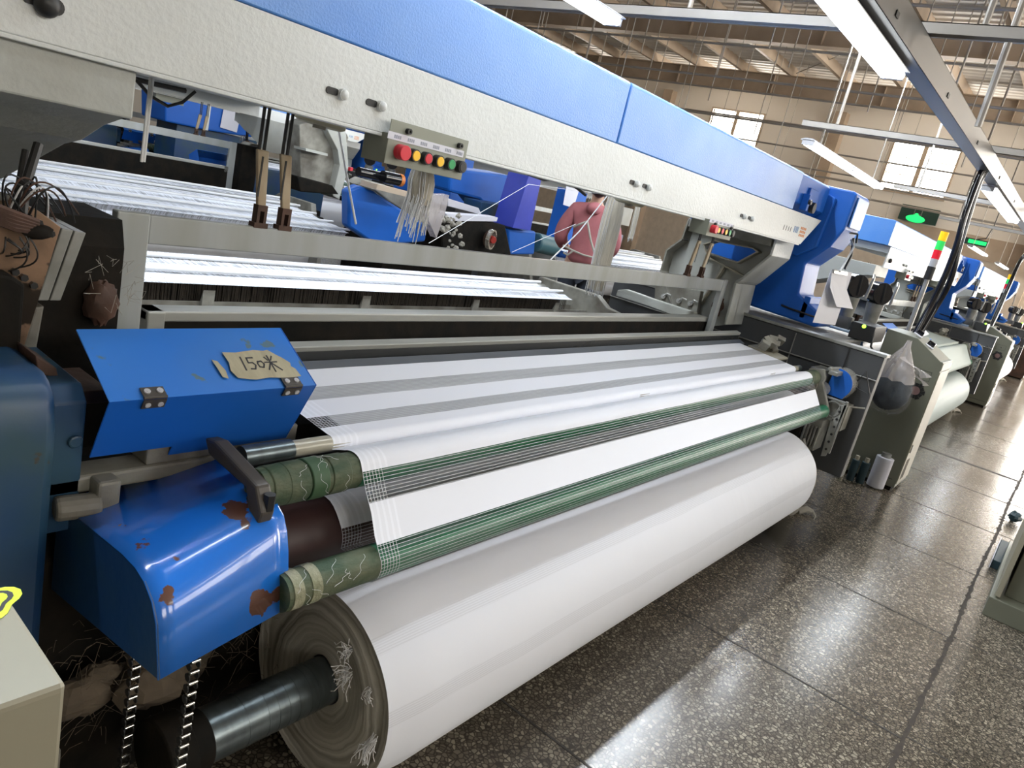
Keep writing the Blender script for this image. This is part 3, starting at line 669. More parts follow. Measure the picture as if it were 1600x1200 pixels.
def cut(o, poly, x0, x1):
    me = o.data; bm = bmesh.new(); c = MB().prism(poly, 'x', x0, x1)
    cm = c.build('cutter_tmp', M['bracket']); md = o.modifiers.new('cut', 'BOOLEAN'); md.object = cm; md.solver = 'EXACT'
    dg = bpy.context.evaluated_depsgraph_get(); ev = o.evaluated_get(dg); nm = bpy.data.meshes.new_from_object(ev)
    o.modifiers.remove(md); o.data = nm; bpy.data.objects.remove(cm)
    bm.free()
cut(o, hole, 4.3, 4.5)
def ribbed(poly, x0, x1, t=0.012, closed=True):
    """a flange of thickness t following an outline in the YZ plane"""
    q = MB(); n = len(poly)
    for i in range(n if closed else n - 1):
        a = Vector(poly[i]); c = Vector(poly[(i + 1) % n]); d = (c - a).normalized(); nn = Vector((-d.y, d.x)) * t
        q.prism([tuple(a), tuple(c), tuple(c + nn), tuple(a + nn)], 'x', x0, x1)
    return q
part(ribbed([rim[i] for i in (1, 2, 3, 4)], 4.30, 4.62, 0.014, False), 'front_flange', 'bracket', bevel=0.003)
b = MB(); b.box(4.30, 4.62, 1.503, 1.517, 1.392, 1.489); part(b, 'front_plate', 'beam', bevel=0.003)
part(ribbed([rim[i] for i in (6, 7, 8, 9, 10)], 4.30, 4.44, 0.012, False), 'rear_flange', 'cast_dirty', bevel=0.003)
part(ribbed(hole, 4.34, 4.42, 0.008), 'window_rim', 'cab_front', bevel=0.002)
b = ribbed([(1.92, 1.30), (1.62, 1.235)], 4.36, 4.42, 0.010, False); b2 = ribbed([(1.78, 1.27), (1.86, 1.0)], 4.36, 4.42, 0.010, False)
b.add(b2.v, b2.f); part(b, 'rib', 'cab_front')
b = MB(); b.box(4.30, 4.40, 1.53, 2.06, 1.44, 1.489); part(b, 'beam_clamp', 'cast_dirty', bevel=0.004)
# --- button boxes
def button_box(x0, x1, z0, z1, sx):
    w_ = x1 - x0; yb = 1.402
    q = MB(); q.box(x0, x1, yb, yb + 0.002, z0, z1); q.box(x0, x0 + 0.002, yb + 0.002, yb + 0.085, z0, z0 + 0.07)
    q.box(x0, x1, yb, yb + 0.085, z0, z0 + 0.002).box(x1 - 0.002, x1, yb, yb + 0.085, z0, z0 + 0.07).box(x0, x1, yb + 0.085, yb + 0.087, z0, z0 + 0.07)
    bb = part(q, 'button_box', 'panel', bevel=0.001)
    kinds = ['btn_red', 'btn_yellow', 'btn_red', 'btn_yellow', 'btn_green', 'black']
    for i, kd in enumerate(kinds):
        cx = x0 + w_ * (0.145 + 0.155 * i); cz = z0 + 0.034; r = 0.0155 if i else 0.018
        r *= min(1, w_ / 0.275)
        g = MB(); g.cyl((cx, yb, cz), (cx, yb - (0.018 if i else 0.012), cz), r, 24); pb = part(g, 'button_collar', 'black' if i else 'btn_red', bb, smooth=True, bevel=0.001)
        g = MB(); g.cyl((cx, yb - 0.012, cz), (cx, yb - (0.0195 if i else 0.026), cz), r * (0.80 if i else 1.0), 24); part(g, 'push_button', kd, bb, smooth=True, bevel=0.0015)
    g = MB(); g.box(x0 - 0.004, x1 - 0.012, yb - 0.0012, yb, z0 + 0.058, z0 + 0.075); st = part(g, 'label_strip', 'paper', bb)
    g = MB()
    for i in range(6):
        for k in range(4): g.box(x0 + w_ * (0.06 + 0.16 * i) + 0.006 * k, x0 + w_ * (0.06 + 0.16 * i) + 0.006 * k + 0.004, yb - 0.0016, yb - 0.0012, z0 + 0.062, z0 + 0.070)
    part(g, 'label_print', 'faded_ink', bb)
    for cx in (x0 + w_ * 0.2, x1 - w_ * 0.13):
        g = MB(); g.cyl((cx, yb, z1 - 0.018), (cx, yb - 0.008, z1 - 0.018), 0.007, 14); g.ring((cx, yb - 0.009, z1 - 0.018), (0, 1, 0), 0.0035, 0.007, 0.004, 14); part(g, 'screw', 'black', bb, smooth=True)
    return bb
button_box(1.242, 1.518, 1.424, 1.527, 1)
button_box(3.125, 3.400, 1.424, 1.498, 1)
# --- blue drive head on the right, its column, and the dark side box below
hd = [(1.60, 1.87), (1.32, 1.862), (1.298, 1.845), (1.303, 1.64), (1.35, 1.52), (1.46, 1.39), (1.44, 1.20), (1.24, 1.10), (1.28, 1.03), (1.85, 1.05), (2.3, 1.06), (2.3, 1.86)]
b = MB(); b.prism(hd, 'x', 4.80, 5.12); head = part(b, 'drive_head', 'blue', bevel=0.012)
b = MB(); b.box(4.835, 5.085, 1.288, 1.2975, 1.655, 1.835); part(b, 'sheen_front_cover', 'cover', head, bevel=0.003)  # paler blue paints in the whitish reflection on this face
b = MB(); b.prism([(1.52, 1.84), (1.40, 1.80), (1.42, 1.50), (1.52, 1.42), (1.75, 1.45), (1.8, 1.84)], 'x', 4.765, 4.80); part(b, 'side_cover', 'blue', head, bevel=0.006)
b = MB(); b.box(4.80, 5.12, 1.36, 1.40, 1.06, 1.20); part(b, 'lower_door', 'blue', head, bevel=0.006)
b = MB(); b.tube([(4.80, 1.52, 1.105), (4.785, 1.46, 1.10), (4.785, 1.36, 1.095), (4.80, 1.30, 1.09)], 0.006, 8); part(b, 'handle', 'black', head)
b = MB(); b.box(4.55, 4.63, 0.80, 2.60, 0.26, 1.00).box(4.63, 5.30, 1.10, 2.60, 0.04, 1.00); sb = part(b, 'side_box', 'darkbox', bevel=0.006)
b = MB(); b.box(4.54, 4.64, 0.79, 2.61, 1.0, 1.018).box(4.64, 5.32, 1.06, 2.61, 1.0, 1.012).box(4.535, 4.549, 0.80, 2.60, 0.86, 0.866).box(4.535, 4.549, 1.30, 1.304, 0.26, 0.99); part(b, 'side_box_rim', 'gear_grey', bevel=0.002)
b = MB(); b.box(4.60, 5.2, 1.25, 1.9, 0.0, 0.26); part(b, 'box_foot', 'black_matte')
b = MB(); b.tube([(4.54, 0.99, 1.0), (4.53, 0.985, 0.9), (4.53, 0.99, 0.75), (4.53, 0.97, 0.62)], 0.004, 6); part(b, 'cable', 'black')
b = MB(); b.tube([(4.52, 1.0, 0.70), (4.52, 0.90, 0.80), (4.52, 0.86, 0.90), (4.52, 0.80, 0.78), (4.52, 0.90, 0.80)], 0.005, 6); part(b, 'wire_hook', 'black')
# --- yarn feeders and lamp tower arm standing on the box corner
for i, (px, py) in enumerate(((1336, 446), (1374, 458))):
    c = P(px, py, x=5.15 + 0.3 * i); 
    f_ = MB(); f_.cyl(c + Vector((-0.02, -0.03, 0)), c + Vector((0.05, 0.05, 0)), 0.075, 28, 0.07); fd = part(f_, 'yarn_feeder_drum', 'black_gloss', smooth=True, bevel=0.006)
    f_ = MB(); f_.cyl(c + Vector((0, 0, -0.07)), c + Vector((0.01, 0, -0.20)), 0.055, 20, 0.045); f_.box(c.x - 0.03, c.x + 0.03, c.y - 0.06, c.y + 0.06, c.z - 0.28, c.z - 0.2)
    part(f_, 'feeder_body', 'gear_grey', smooth=True)
    f_ = MB(); f_.tube([c + Vector((-0.02, -0.09, -0.06)), c + Vector((-0.03, -0.1, 0.07)), c + Vector((0, -0.09, 0.09))], 0.009, 8); part(f_, 'feeder_arm', 'steel', smooth=True)
f_ = MB(); c = P(1360, 500, y=1.05); f_.box(c.x - 0.12, c.x + 0.2, 0.98, 1.12, 1.018, 1.12); f_.tube([(c.x - 0.1, 0.99, 1.12), (c.x - 0.12, 0.97, 1.0), (c.x - 0.1, 0.9, 0.93)], 0.008, 6); part(f_, 'sensor_box', 'black', bevel=0.004)
c = P(1350, 510, y=0.97); f_ = MB(); f_.ball(c, 0.011, 12, 8); part(f_, 'indicator', 'led', smooth=True)
f_ = MB(); a = P(1325, 395, x=4.95)
f_.tube([P(1322, 363, x=4.92), P(1340, 366, x=5.05), P(1338, 380, x=5.05)], 0.006, 6); f_.tube([P(1334, 372, x=5.0), P(1330, 400, x=5.0), P(1320, 420, x=4.95)], 0.008, 6); part(f_, 'cable_clamp', 'black')
# --- side frame left: blue housing, dark frames
b = MB(); b.prism([(1.205, 0.03), (1.20, 0.90), (1.215, 0.965), (1.25, 0.992), (1.62, 0.995), (1.62, 0.03)], 'x', -0.45, 0.492); part(b, 'left_housing', 'blue_old', bevel=0.02, smooth=True)
b = MB(); b.prism([(1.235, 0.70), (1.235, 0.94), (1.26, 0.965), (1.62, 0.97), (1.62, 0.70)], 'x', 0.492, 0.545); b.cyl((0.53, 1.235, 0.87), (0.53, 1.228, 0.87), 0.012, 12); part(b, 'housing_lug', 'blue_old', bevel=0.006)
b = MB(); b.box(0.50, 0.84, 1.76, 2.9, 0.03, 0.72).box(0.62, 0.80, 1.36, 1.62, 0.03, 0.66); part(b, 'left_frame', 'black_matte', bevel=0.01)
b = MB(); b.prism([(1.56, 0.05), (1.56, 1.14), (1.58, 1.195), (1.76, 1.195), (1.76, 0.05)], 'x', 0.55, 0.735); part(b, 'dark_guard', 'black_matte')
b = MB(); b.ball((0.69, 1.54, 1.03), 0.042, 14, 10, (0.8, 0.6, 1.1), 0.15); part(b, 'worn_pulley', 'rusty', smooth=True)
b = MB()
for i in range(24):
    a0 = random.uniform(0, 6.28); c = Vector((0.69 + 0.045 * math.cos(a0), 1.50, 1.06 + 0.05 * math.sin(a0) + 0.02))
    b.tube([c, c + Vector((random.uniform(-.02, .02), -0.01, random.uniform(-.02, .02))), c + Vector((random.uniform(-.03, .03), 0, random.uniform(-.03, .03)))], 0.0004, 4)
part(b, 'lint_tuft', 'lint_pale')
# cast arm and foot at the far left
b = MB(); b.slab([P(55, 480, y=1.45), P(70, 478, y=1.45), P(58, 545, y=1.45), P(75, 570, y=1.45), P(20, 575, y=1.45), P(40, 530, y=1.45)], (0, 0.05, 0)); part(b, 'cast_foot', 'cast_dirty', bevel=0.004)
b = MB(); b.slab([P(55, 555, y=1.30), P(88, 575, y=1.30), P(92, 590, y=1.30), P(60, 585, y=1.30)], (0, 0.08, 0)); b.box(0.50, 0.62, 1.32, 1.45, 0.90, 0.925); part(b, 'slide_plate', 'rusty', bevel=0.002)
# --- terminal block with copper plate
b = MB(); b.slab([P(-60, 318, y=1.43), P(20, 313, y=1.43), P(57, 327, y=1.43), P(95, 355, y=1.43), P(60, 470, y=1.43), P(36, 548, y=1.43), P(18, 585, y=1.43), P(-60, 590, y=1.43)], (0, 0.012, 0))
plate = part(b, 'copper_plate', 'copper', bevel=0.001)
for (q0, q1, q2, q3, nm) in ((57 + 40, 357, 58, 470, 0), (117, 361, 77, 470, 1)):
    w_ = 18
    b = MB(); b.slab([P(q0, q1, y=1.445), P(q0 + w_, q1 + 3, y=1.445), P(q2 + w_, q3, y=1.445), P(q2 + 1, q3, y=1.445)], (0, 0.14, 0)); part(b, 'terminal_bar', 'gear_grey', plate, bevel=0.002)
b = MB(); b.slab([P(-50, 318, y=1.44), P(57, 327, y=1.445), P(97, 356, y=1.445), P(60, 360, y=1.445), P(-50, 345, y=1.445)], (0, 0.16, 0)); part(b, 'terminal_top', 'cast_dirty', plate, bevel=0.003)
for (px, py) in ((22, 333), (45, 340), (62, 349), (81, 366), (25, 426), (39, 435), (54, 447), (20, 345)):
    c = P(px, py, y=1.42); b = MB(); b.cyl(c, c + Vector((0, 0.012, 0)), 0.0065, 6); part(b, 'hex_bolt', 'black', plate)
b = MB(); c0 = P(-20, 340, y=1.40); c1 = P(58, 362, y=1.40)
for k in range(5): b.tube([c0 + Vector((0, -0.004 * k, 0.006 * k)), (c0 + c1) / 2 + Vector((0, -0.01, 0.006 * k - 0.004)), c1 + Vector((0, 0, 0.004 * k))], 0.006, 6)
part(b, 'wire_bundle', 'rusty', plate, smooth=True); b = MB(); b.ball(c1, 0.017, 12, 8, (1.5, 0.7, 0.8), 0.12); part(b, 'taped_bundle_end', 'black_matte', plate, smooth=True)
cols_ = ['black', 'rusty', 'thread', 'black', 'black', 'rusty', 'black', 'black']
for k in range(12):
    u0 = P(random.uniform(5, 55), random.uniform(330, 352), y=1.41); pk = P(random.uniform(10, 75), random.uniform(272, 300), y=1.38); u1 = P(random.uniform(20, 110), random.uniform(320, 350), y=1.45)
    if k == 4: u0, pk, u1 = P(40, 345, y=1.41), P(85, 292, y=1.38), P(117, 348, y=1.47)
    if k == 5: u0, pk, u1 = P(30, 320, y=1.41), P(70, 285, y=1.38), P(123, 335, y=1.50)
    pts = []
    for i in range(13):
        t = i / 12; p = u0 * (1 - t) ** 2 + (pk * 2 - (u0 + u1) / 2) * 2 * t * (1 - t) + u1 * t * t; pts.append(p)
    b = MB(); b.tube(pts, 0.0016, 5); part(b, 'wire', cols_[k % 8], plate, smooth=True)
for k in range(8):
    u0 = P(random.uniform(5, 50), random.uniform(355, 375), y=1.40); u1 = P(random.uniform(-5, 40), random.uniform(385, 425), y=1.415)
    mid = (u0 + u1) / 2 + Vector((random.uniform(-.01, .03), -0.03, -0.01))
    pts = [u0 * (1 - t) ** 2 + mid * 2 * t * (1 - t) + u1 * t * t for t in [i / 10 for i in range(11)]]
    b = MB(); b.tube(pts, 0.0015, 5); part(b, 'loose_wire', 'black', plate, smooth=True)
b = MB(); b.tube([P(40, 235, y=1.47), P(28, 300, y=1.44), P(22, 330, y=1.42)], 0.006, 8); b.tube([P(60, 225, y=1.46), P(40, 290, y=1.43), P(32, 360, y=1.40)], 0.008, 8); part(b, 'black_cable', 'black', smooth=True)
b = MB(); b.slab([P(-40, 420, y=1.38), P(20, 432, y=1.38), P(40, 445, y=1.38), P(32, 560, y=1.38), P(-40, 575, y=1.38)], (0, 0.05, 0)); part(b, 'dark_casting', 'black_matte', bevel=0.006)
# --- heald frame with its ties
b = MB(); b.box(0.852, 4.235, 1.700, 1.722, 1.127, 1.194); hf = part(b, 'heald_frame', 'alu', bevel=0.003)
for (xa, xb) in ((0.778, 0.852), (4.215, 4.275)):
    b = MB(); b.box(xa, xb, 1.696, 1.726, 0.55, 1.196); part(b, 'side_post', 'alu', hf, bevel=0.004)
b = MB(); b.box(0.885, 4.235, 1.700, 1.722, 0.55, 0.61); part(b, 'lower_rail', 'alu', hf, bevel=0.003)
for yy, dz in ((1.80, -0.05), (1.87, -0.08)):
    b = MB(); b.box(0.90, 4.22, yy, yy + 0.02, 1.00 + dz + 0.02, 1.04 + dz).box(0.90, 0.93, yy, yy + 0.02, 0.5, 1.04 + dz).box(4.19, 4.22, yy, yy + 0.02, 0.5, 1.04 + dz)
for (xa, xt) in ((1.136, 1.118), (1.209, 1.186), (3.727, 3.76), (3.90, 3.93)):
    b = MB()
    for k in (-0.010, 0.004): b.box(xt + k, xt + k + 0.006, 1.711, 1.717, 1.37, 1.50)
    tie = part(b, 'tie_rod', 'black', hf)
    b = MB(); zt = 1.385
    b.slab([(xt - 0.016, 1.705, zt), (xt + 0.017, 1.705, zt), (xa + 0.012, 1.705, 1.245), (xa - 0.012, 1.705, 1.245)], (0, 0.012, 0)); part(b, 'plastic_tie', 'lever', hf, bevel=0.003)
    b = MB(); b.box(xt - 0.002, xt + 0.003, 1.7035, 1.705, 1.27, 1.37); part(b, 'tie_slot', 'black', hf)
    b = MB(); b.box(xa - 0.014, xa - 0.006, 1.700, 1.722, 1.192, 1.25).box(xa + 0.006, xa + 0.014, 1.700, 1.722, 1.192, 1.25).box(xa - 0.006, xa + 0.006, 1.70, 1.722, 1.235, 1.25).box(xa - 0.02, xa + 0.02, 1.698, 1.724, 1.192, 1.205); part(b, 'frame_hook', 'rusty', hf)
# --- sley rails
b = MB(); b.box(0.885, 4.25, 1.735, 1.80, 0.93, 0.957); b.box(0.885, 0.93, 1.73, 1.80, 0.90, 0.957); part(b, 'sley_rail', 'rail', bevel=0.004)
b = MB(); b.prism([(1.735, 0.93), (1.80, 0.93), (1.80, 0.60), (1.735, 0.60)], 'x', 0.89, 4.24); part(b, 'reed_case', 'black_matte')
b = MB(); b.prism([(1.555, 0.915), (1.585, 0.922), (1.60, 0.90), (1.56, 0.898)], 'x', 0.90, 4.35); part(b, 'front_rail', 'rail', bevel=0.003)
b = MB(); b.prism([(1.56, 0.90), (1.60, 0.90), (1.58, 0.68), (1.53, 0.68)], 'x', 0.90, 4.34); part(b, 'race_board', mat('dark_race_board', (0.03, 0.032, 0.033), 0.25)); 
b = MB(); b.prism([(1.462, 0.882), (1.497, 0.897), (1.51, 0.885), (1.50, 0.78), (1.47, 0.78)], 'x', 0.92, 4.20); part(b, 'breast_strip', 'slate', bevel=0.003)
b = MB(); b.box(0.86, 4.40, 1.20, 1.46, 0.45, 0.60); b.box(0.86, 4.40, 1.46, 2.3, 0.30, 0.50); part(b, 'bed', 'black_matte')
# back of the loom: drop wires, back rest, beam frame
b = MB()
for i in range(420):
    xx = XL + 0.03 + (XR - XL - 0.03) * i / 419 + random.uniform(-.003, .003)
    for yy in (2.66, 2.72, 2.77): 
        if random.random() < 0.8: b.box(xx - 0.0016, xx + 0.0016, yy, yy + 0.001, 0.70 + random.uniform(-.02, .02), 0.812 + random.uniform(-.012, .012))
o = part(b, 'drop_wires', mat('brown_drop_wires', (0.05, 0.038, 0.026), 0.5, 0, (0.012, 0.01, 0.008), 30, 0.9))
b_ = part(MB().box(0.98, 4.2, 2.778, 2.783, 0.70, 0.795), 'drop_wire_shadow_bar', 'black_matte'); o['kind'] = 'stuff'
b = MB()
for yy in (2.645, 2.785): b.box(0.93, 4.42, yy, yy + 0.008, 0.70, 0.74)
b.box(0.93, 4.42, 2.645, 2.79, 0.655, 0.70)
for xx in (1.55, 2.35, 3.15, 3.95): b.prism([(2.63, 0.70), (2.63, 0.79), (2.66, 0.70)], 'x', xx, xx + 0.05)
part(b, 'drop_wire_rail', 'cast_dirty')
b = MB(); b.cyl((0.95, 3.05, 0.79), (4.25, 3.05, 0.79), 0.045, 24); b.cyl((4.25, 3.05, 0.79), (4.38, 3.05, 0.79), 0.03, 16); part(b, 'back_rest', 'steel', smooth=True)
b = MB(); b.cyl((0.98, 3.15, 0.42), (4.15, 3.15, 0.42), 0.24, 40); part(b, 'warp_beam', 'thread', smooth=True)
for xx in (0.94, 4.15): part(MB().cyl((xx, 3.15, 0.42), (xx + 0.04, 3.15, 0.42), 0.36, 40), 'beam_flange', 'steel', smooth=True)
for xx in (0.80, 4.40):
    b = MB(); b.prism([(1.7, 0.03), (1.7, 0.70), (2.5, 0.80), (2.6, 0.86), (3.1, 0.86), (3.2, 0.60), (3.4, 0.03)], 'x', xx - 0.03, xx + 0.03); part(b, 'frame_side', 'cast_dirty', bevel=0.006)
# cast lever and arm at the right rear (pale green casting)
b = MB(); b.slab([P(965, 453, x=4.20), P(978, 452, x=4.20), P(1020, 467, x=4.20), P(1085, 488, x=4.20), P(1085, 505, x=4.2), P(1050, 492, x=4.20), P(1012, 478, x=4.2), P(962, 462, x=4.20)], (0.05, 0, 0)); part(b, 'rocker_arm', 'bracket', bevel=0.004)
b = MB(); b.slab([P(1024, 440, x=4.32), P(1095, 455, x=4.32), P(1088, 492, x=4.32), P(1022, 470, x=4.32)], (0.05, 0, 0)); part(b, 'gear_case', 'cast_dirty', bevel=0.004)
for (px, py) in ((1036, 463), (1060, 470), (1078, 474)):
    c = P(px, py, x=4.30); b = MB(); b.cyl(c, c + Vector((0.03, 0, 0)), 0.016, 10).tube([c, c + Vector((0, -0.02, 0.025)), c + Vector((0, -0.05, 0.02))], 0.005, 6); part(b, 'clamp_screw', 'steel', smooth=True)
b = MB(); c = P(1120, 478, x=4.30); b.cyl(c, c + Vector((0.03, 0, 0)), 0.035, 12).box(c.x, c.x + 0.03, c.y - 0.02, c.y + 0.02, c.z - 0.06, c.z + 0.05); part(b, 'brass_catch', 'rusty')
# --- rollers at the front
def roller(y, z, r, x0, x1, m, name, seg=32): return part(MB().cyl((x0, y, z), (x1, y, z), r, seg), name, m, smooth=True)
roller(1.141, 0.839, 0.018, 0.90, 4.18, 'ivory_roll', 'guide_roller')
roller(1.141, 0.839, 0.022, 0.79, 0.90, 'pipe_dark', 'roller_stub'); roller(1.141, 0.839, 0.017, 4.18, 4.25, 'pipe_dark', 'roller_stub')
roller(1.061, 0.812, 0.0388, 1.0, 4.13, 'green_net', 'upper_roller_rubber')
b = MB(); b.cyl((0.775, 1.061, 0.812), (4.27, 1.061, 0.812), 0.0382, 32)
ug = part(b, 'upper_take_up_roller', 'green_roll', smooth=True)
for i, xx in enumerate((0.79, 0.825, 0.875, 0.925)):
    b = MB(); b.cyl((xx, 1.061, 0.812), (xx + 0.040 + 0.006 * (i % 2), 1.061, 0.812), 0.0405 + 0.0008 * (i % 3), 32); part(b, 'tape_wrap', ['green_roll', 'green_roll', mat('mossy_tape', (0.035, 0.085, 0.035), 0.6), 'green_roll'][i], ug, smooth=True, bevel=0.002)
b = MB(); b.cyl((4.13, 1.061, 0.812), (4.27, 1.061, 0.812), 0.042, 28); part(b, 'tape_wrap', 'green_roll', ug, smooth=True)
lg = roller(0.9555, 0.649, 0.0362, 0.78, 1.0, 'green_roll', 'lower_roller_end')
roller(0.9555, 0.649, 0.0362, 1.0, 4.28, 'green_net', 'lower_take_up_roller')
for xx in (0.79, 0.83):
    b = MB(); b.cyl((xx, 0.9555, 0.649), (xx + 0.022, 0.9555, 0.649), 0.038, 28); part(b, 'lint_wrap', mat('wound_pale_yarn', (0.30, 0.29, 0.2), 0.8, 0, (0.12, 0.14, 0.07), 30, 0.9, 0.8, 120), lg, smooth=True)
b = MB()
for k in range(14):
    x_ = random.uniform(0.80, 0.975); a0 = random.uniform(2.2, 4.2); ln = random.uniform(0.4, 1.3); sl = random.uniform(-.04, .05)
    up = random.random() < 0.5; yy, zz, rr = (1.061, 0.812, 0.0425) if up else (0.9555, 0.649, 0.038)
    b = MB(); b.tube([(x_ + sl * t / 16 + 0.004 * math.sin(t * 0.7 + k), yy + rr * math.cos(a0 + ln * t / 16 - 1.2), zz + rr * math.sin(a0 + ln * t / 16 - 1.2)) for t in range(17)], 0.00035, 4)
    part(b, 'loose_thread', 'thread', ug)
roller(1.12, 0.645, 0.0745, 0.74, 4.25, 'brown_roll', 'emery_roller', 40)
# mounting arms of the rollers
b = MB(); b.prism([(1.20, 0.862), (1.165, 0.868), (1.02, 0.842), (0.995, 0.80), (1.00, 0.775), (1.035, 0.79), (1.05, 0.825), (1.18, 0.835)], 'x', 0.745, 0.775); part(b, 'roller_arm', 'hinge', bevel=0.005)
b = MB(); b.cyl((0.765, 1.003, 0.80), (0.765, 1.003, 0.83), 0.011, 6); part(b, 'arm_screw', 'black')
b = MB(); b.box(0.66, 0.99, 1.24, 1.40, 0.80, 0.845); part(b, 'temple_plate', 'cast_dirty', bevel=0.004)
b = MB(); b.box(0.48, 0.80, 1.235, 1.30, 0.768, 0.80).box(0.56, 0.60, 1.20, 1.24, 0.72, 0.80); b.cyl((0.50, 1.22, 0.755), (0.57, 1.21, 0.755), 0.022, 14); part(b, 'cast_bar', 'cast_dirty', bevel=0.006)
b = MB(); b.prism([(1.24, 0.865), (1.42, 0.89), (1.42, 0.875), (1.24, 0.85)], 'x', 4.135, 4.33); part(b, 'temple_cover', 'cab_front', bevel=0.005)
b = MB(); c = P(1190, 540, x=4.12)
for k in range(9): b.obox(c + Vector((0.03 * k, random.uniform(-.04, .04), random.uniform(-.01, .03))), (0.05, 0.05, 0.03), random.random(), random.random(), random.random())
part(b, 'temple', 'cast_dirty', bevel=0.003)
# --- blue hinged guard box at the left end of the cloth
def quad(pts, th=0.003):
    q = MB(); p = [Vector(v) for v in pts]; n_ = (p[1] - p[0]).cross(p[2] - p[0]).normalized() * th; return q.slab(p, n_)
G = dict(TL=(0.552, 1.316, 1.043), TR=(0.96, 1.316, 1.043), FR=(0.96, 1.168, 0.964), FL=(0.55, 1.168, 0.964), BL=(0.553, 1.240, 0.815), BR=(0.96, 1.240, 0.815), BL2=(0.553, 1.228, 0.838), M1=(0.70, 1.228, 0.838), M2=(0.70, 1.240, 0.815))
o = part(quad([G['TL'], G['TR'], G['FR'], G['FL']]), 'guard_lid', 'blue_guard', bevel=0.001)
lid = o
gf = part(quad([G['FL'], G['FR'], G['BR'], G['M2'], G['M1'], G['BL2']]), 'guard_front', 'blue', bevel=0.001)
part(quad([G['FR'], (0.96, 1.24, 0.815), (0.96, 1.45, 0.83), G['TR']]), 'guard_end', 'blue', bevel=0.001)
for xx in (0.625, 0.905):
    b = MB(); v = Vector((0, 0.148, 0.079)).normalized(); nn = Vector((0, -v.z, v.y))
    c = Vector((xx, 1.168, 0.964)); 
    b.slab([c + Vector((-0.02, 0, 0)) + nn * 0.003, c + Vector((0.02, 0, 0)) + nn * 0.003, c + Vector((0.02, 0, 0)) + v * 0.022 + nn * 0.003, c + Vector((-0.02, 0, 0)) + v * 0.022 + nn * 0.003], nn * 0.002)
    dn = Vector((0, 0.072, -0.149)).normalized(); n2 = Vector((0, -0.149, -0.072)).normalized()
    b.slab([c + Vector((-0.02, 0, 0)) + n2 * 0.002, c + Vector((0.02, 0, 0)) + n2 * 0.002, c + Vector((0.02, 0, 0)) + dn * 0.02 + n2 * 0.002, c + Vector((-0.02, 0, 0)) + dn * 0.02 + n2 * 0.002], n2 * 0.002)
    b.cyl(c + Vector((-0.02, 0, 0)) + nn * 0.003, c + Vector((0.02, 0, 0)) + nn * 0.003, 0.003, 10)
    hg = part(b, 'hinge', 'hinge', lid)
    for dx in (-0.011, 0.011):
        q = c + Vector((dx, 0, 0)) + v * 0.012 + nn * 0.005; b = MB(); b.cyl(q, q + nn * 0.0025, 0.0055, 16); b.cyl(q + nn * 0.0025, q + nn * 0.0032, 0.002, 10)
        q2 = c + Vector((dx, 0, 0)) + dn * 0.011 + n2 * 0.004; b.cyl(q2, q2 + n2 * 0.002, 0.005, 16); part(b, 'rivet', 'fixture', lid, smooth=True)
# torn paper label with the handwritten 150 and its sign
v = Vector((0, 0.148, 0.079)).normalized(); nn = Vector((0, -v.z, v.y)); LO = Vector((0.0, 1.168, 0.964)) + nn * 0.0006
def lid_pt(x, t, h=0.0): return Vector((x, 0, 0)) + LO + v * t + nn * h
b = MB()
lp_ = [(0.795, 0.030), (0.83, 0.023), (0.86, 0.026), (0.90, 0.022), (0.935, 0.024), (0.932, 0.045), (0.925, 0.052), (0.928, 0.062), (0.915, 0.078), (0.908, 0.084), (0.893, 0.100), (0.882, 0.098), (0.86, 0.101), (0.82, 0.096), (0.792, 0.098), (0.794, 0.07), (0.788, 0.05)]
b.slab([lid_pt(x_, t_, 0.0030) for x_, t_ in lp_], nn * 0.0006); part(b, 'paper_label', 'label_paper', lid)
b = MB(); b.slab([lid_pt(x_, t_, 0.0030) for x_, t_ in [(0.765, 0.035), (0.775, 0.03), (0.778, 0.05), (0.772, 0.075), (0.762, 0.08), (0.764, 0.06)]], nn * 0.0006); part(b, 'label_scrap', 'label_paper', lid)
def stroke(q, pts, w_=0.0016, h=0.0038):
    for a, c in zip(pts, pts[1:]):
        a = Vector(a); c = Vector(c); d = (c - a).normalized(); n_ = Vector((-d.y, d.x)) * w_; a = a - d * w_ * 0.5; c = c + d * w_ * 0.5
        q.slab([lid_pt(*(a + n_), h), lid_pt(*(c + n_), h), lid_pt(*(c - n_), h), lid_pt(*(a - n_), h)], nn * 0.0003)
b = MB()
X0 = 0.823
stroke(b, [(X0, 0.083), (X0 - 0.002, 0.048)])
stroke(b, [(X0 + 0.026, 0.080), (X0 + 0.012, 0.080), (X0 + 0.011, 0.067), (X0 + 0.020, 0.067), (X0 + 0.024, 0.060), (X0 + 0.019, 0.050), (X0 + 0.010, 0.051)])
stroke(b, [(X0 + 0.031, 0.068), (X0 + 0.040, 0.070), (X0 + 0.044, 0.062), (X0 + 0.039, 0.053), (X0 + 0.031, 0.055), (X0 + 0.030, 0.064), (X0 + 0.033, 0.070)])
stroke(b, [(X0 + 0.060, 0.084), (X0 + 0.060, 0.040)]); stroke(b, [(X0 + 0.047, 0.066), (X0 + 0.075, 0.066)])
stroke(b, [(X0 + 0.052, 0.080), (X0 + 0.057, 0.071)]); stroke(b, [(X0 + 0.070, 0.082), (X0 + 0.063, 0.071)]); stroke(b, [(X0 + 0.059, 0.064), (X0 + 0.048, 0.046)]); stroke(b, [(X0 + 0.061, 0.064), (X0 + 0.077, 0.043)])
part(b, 'handwriting', 'ink', lid)
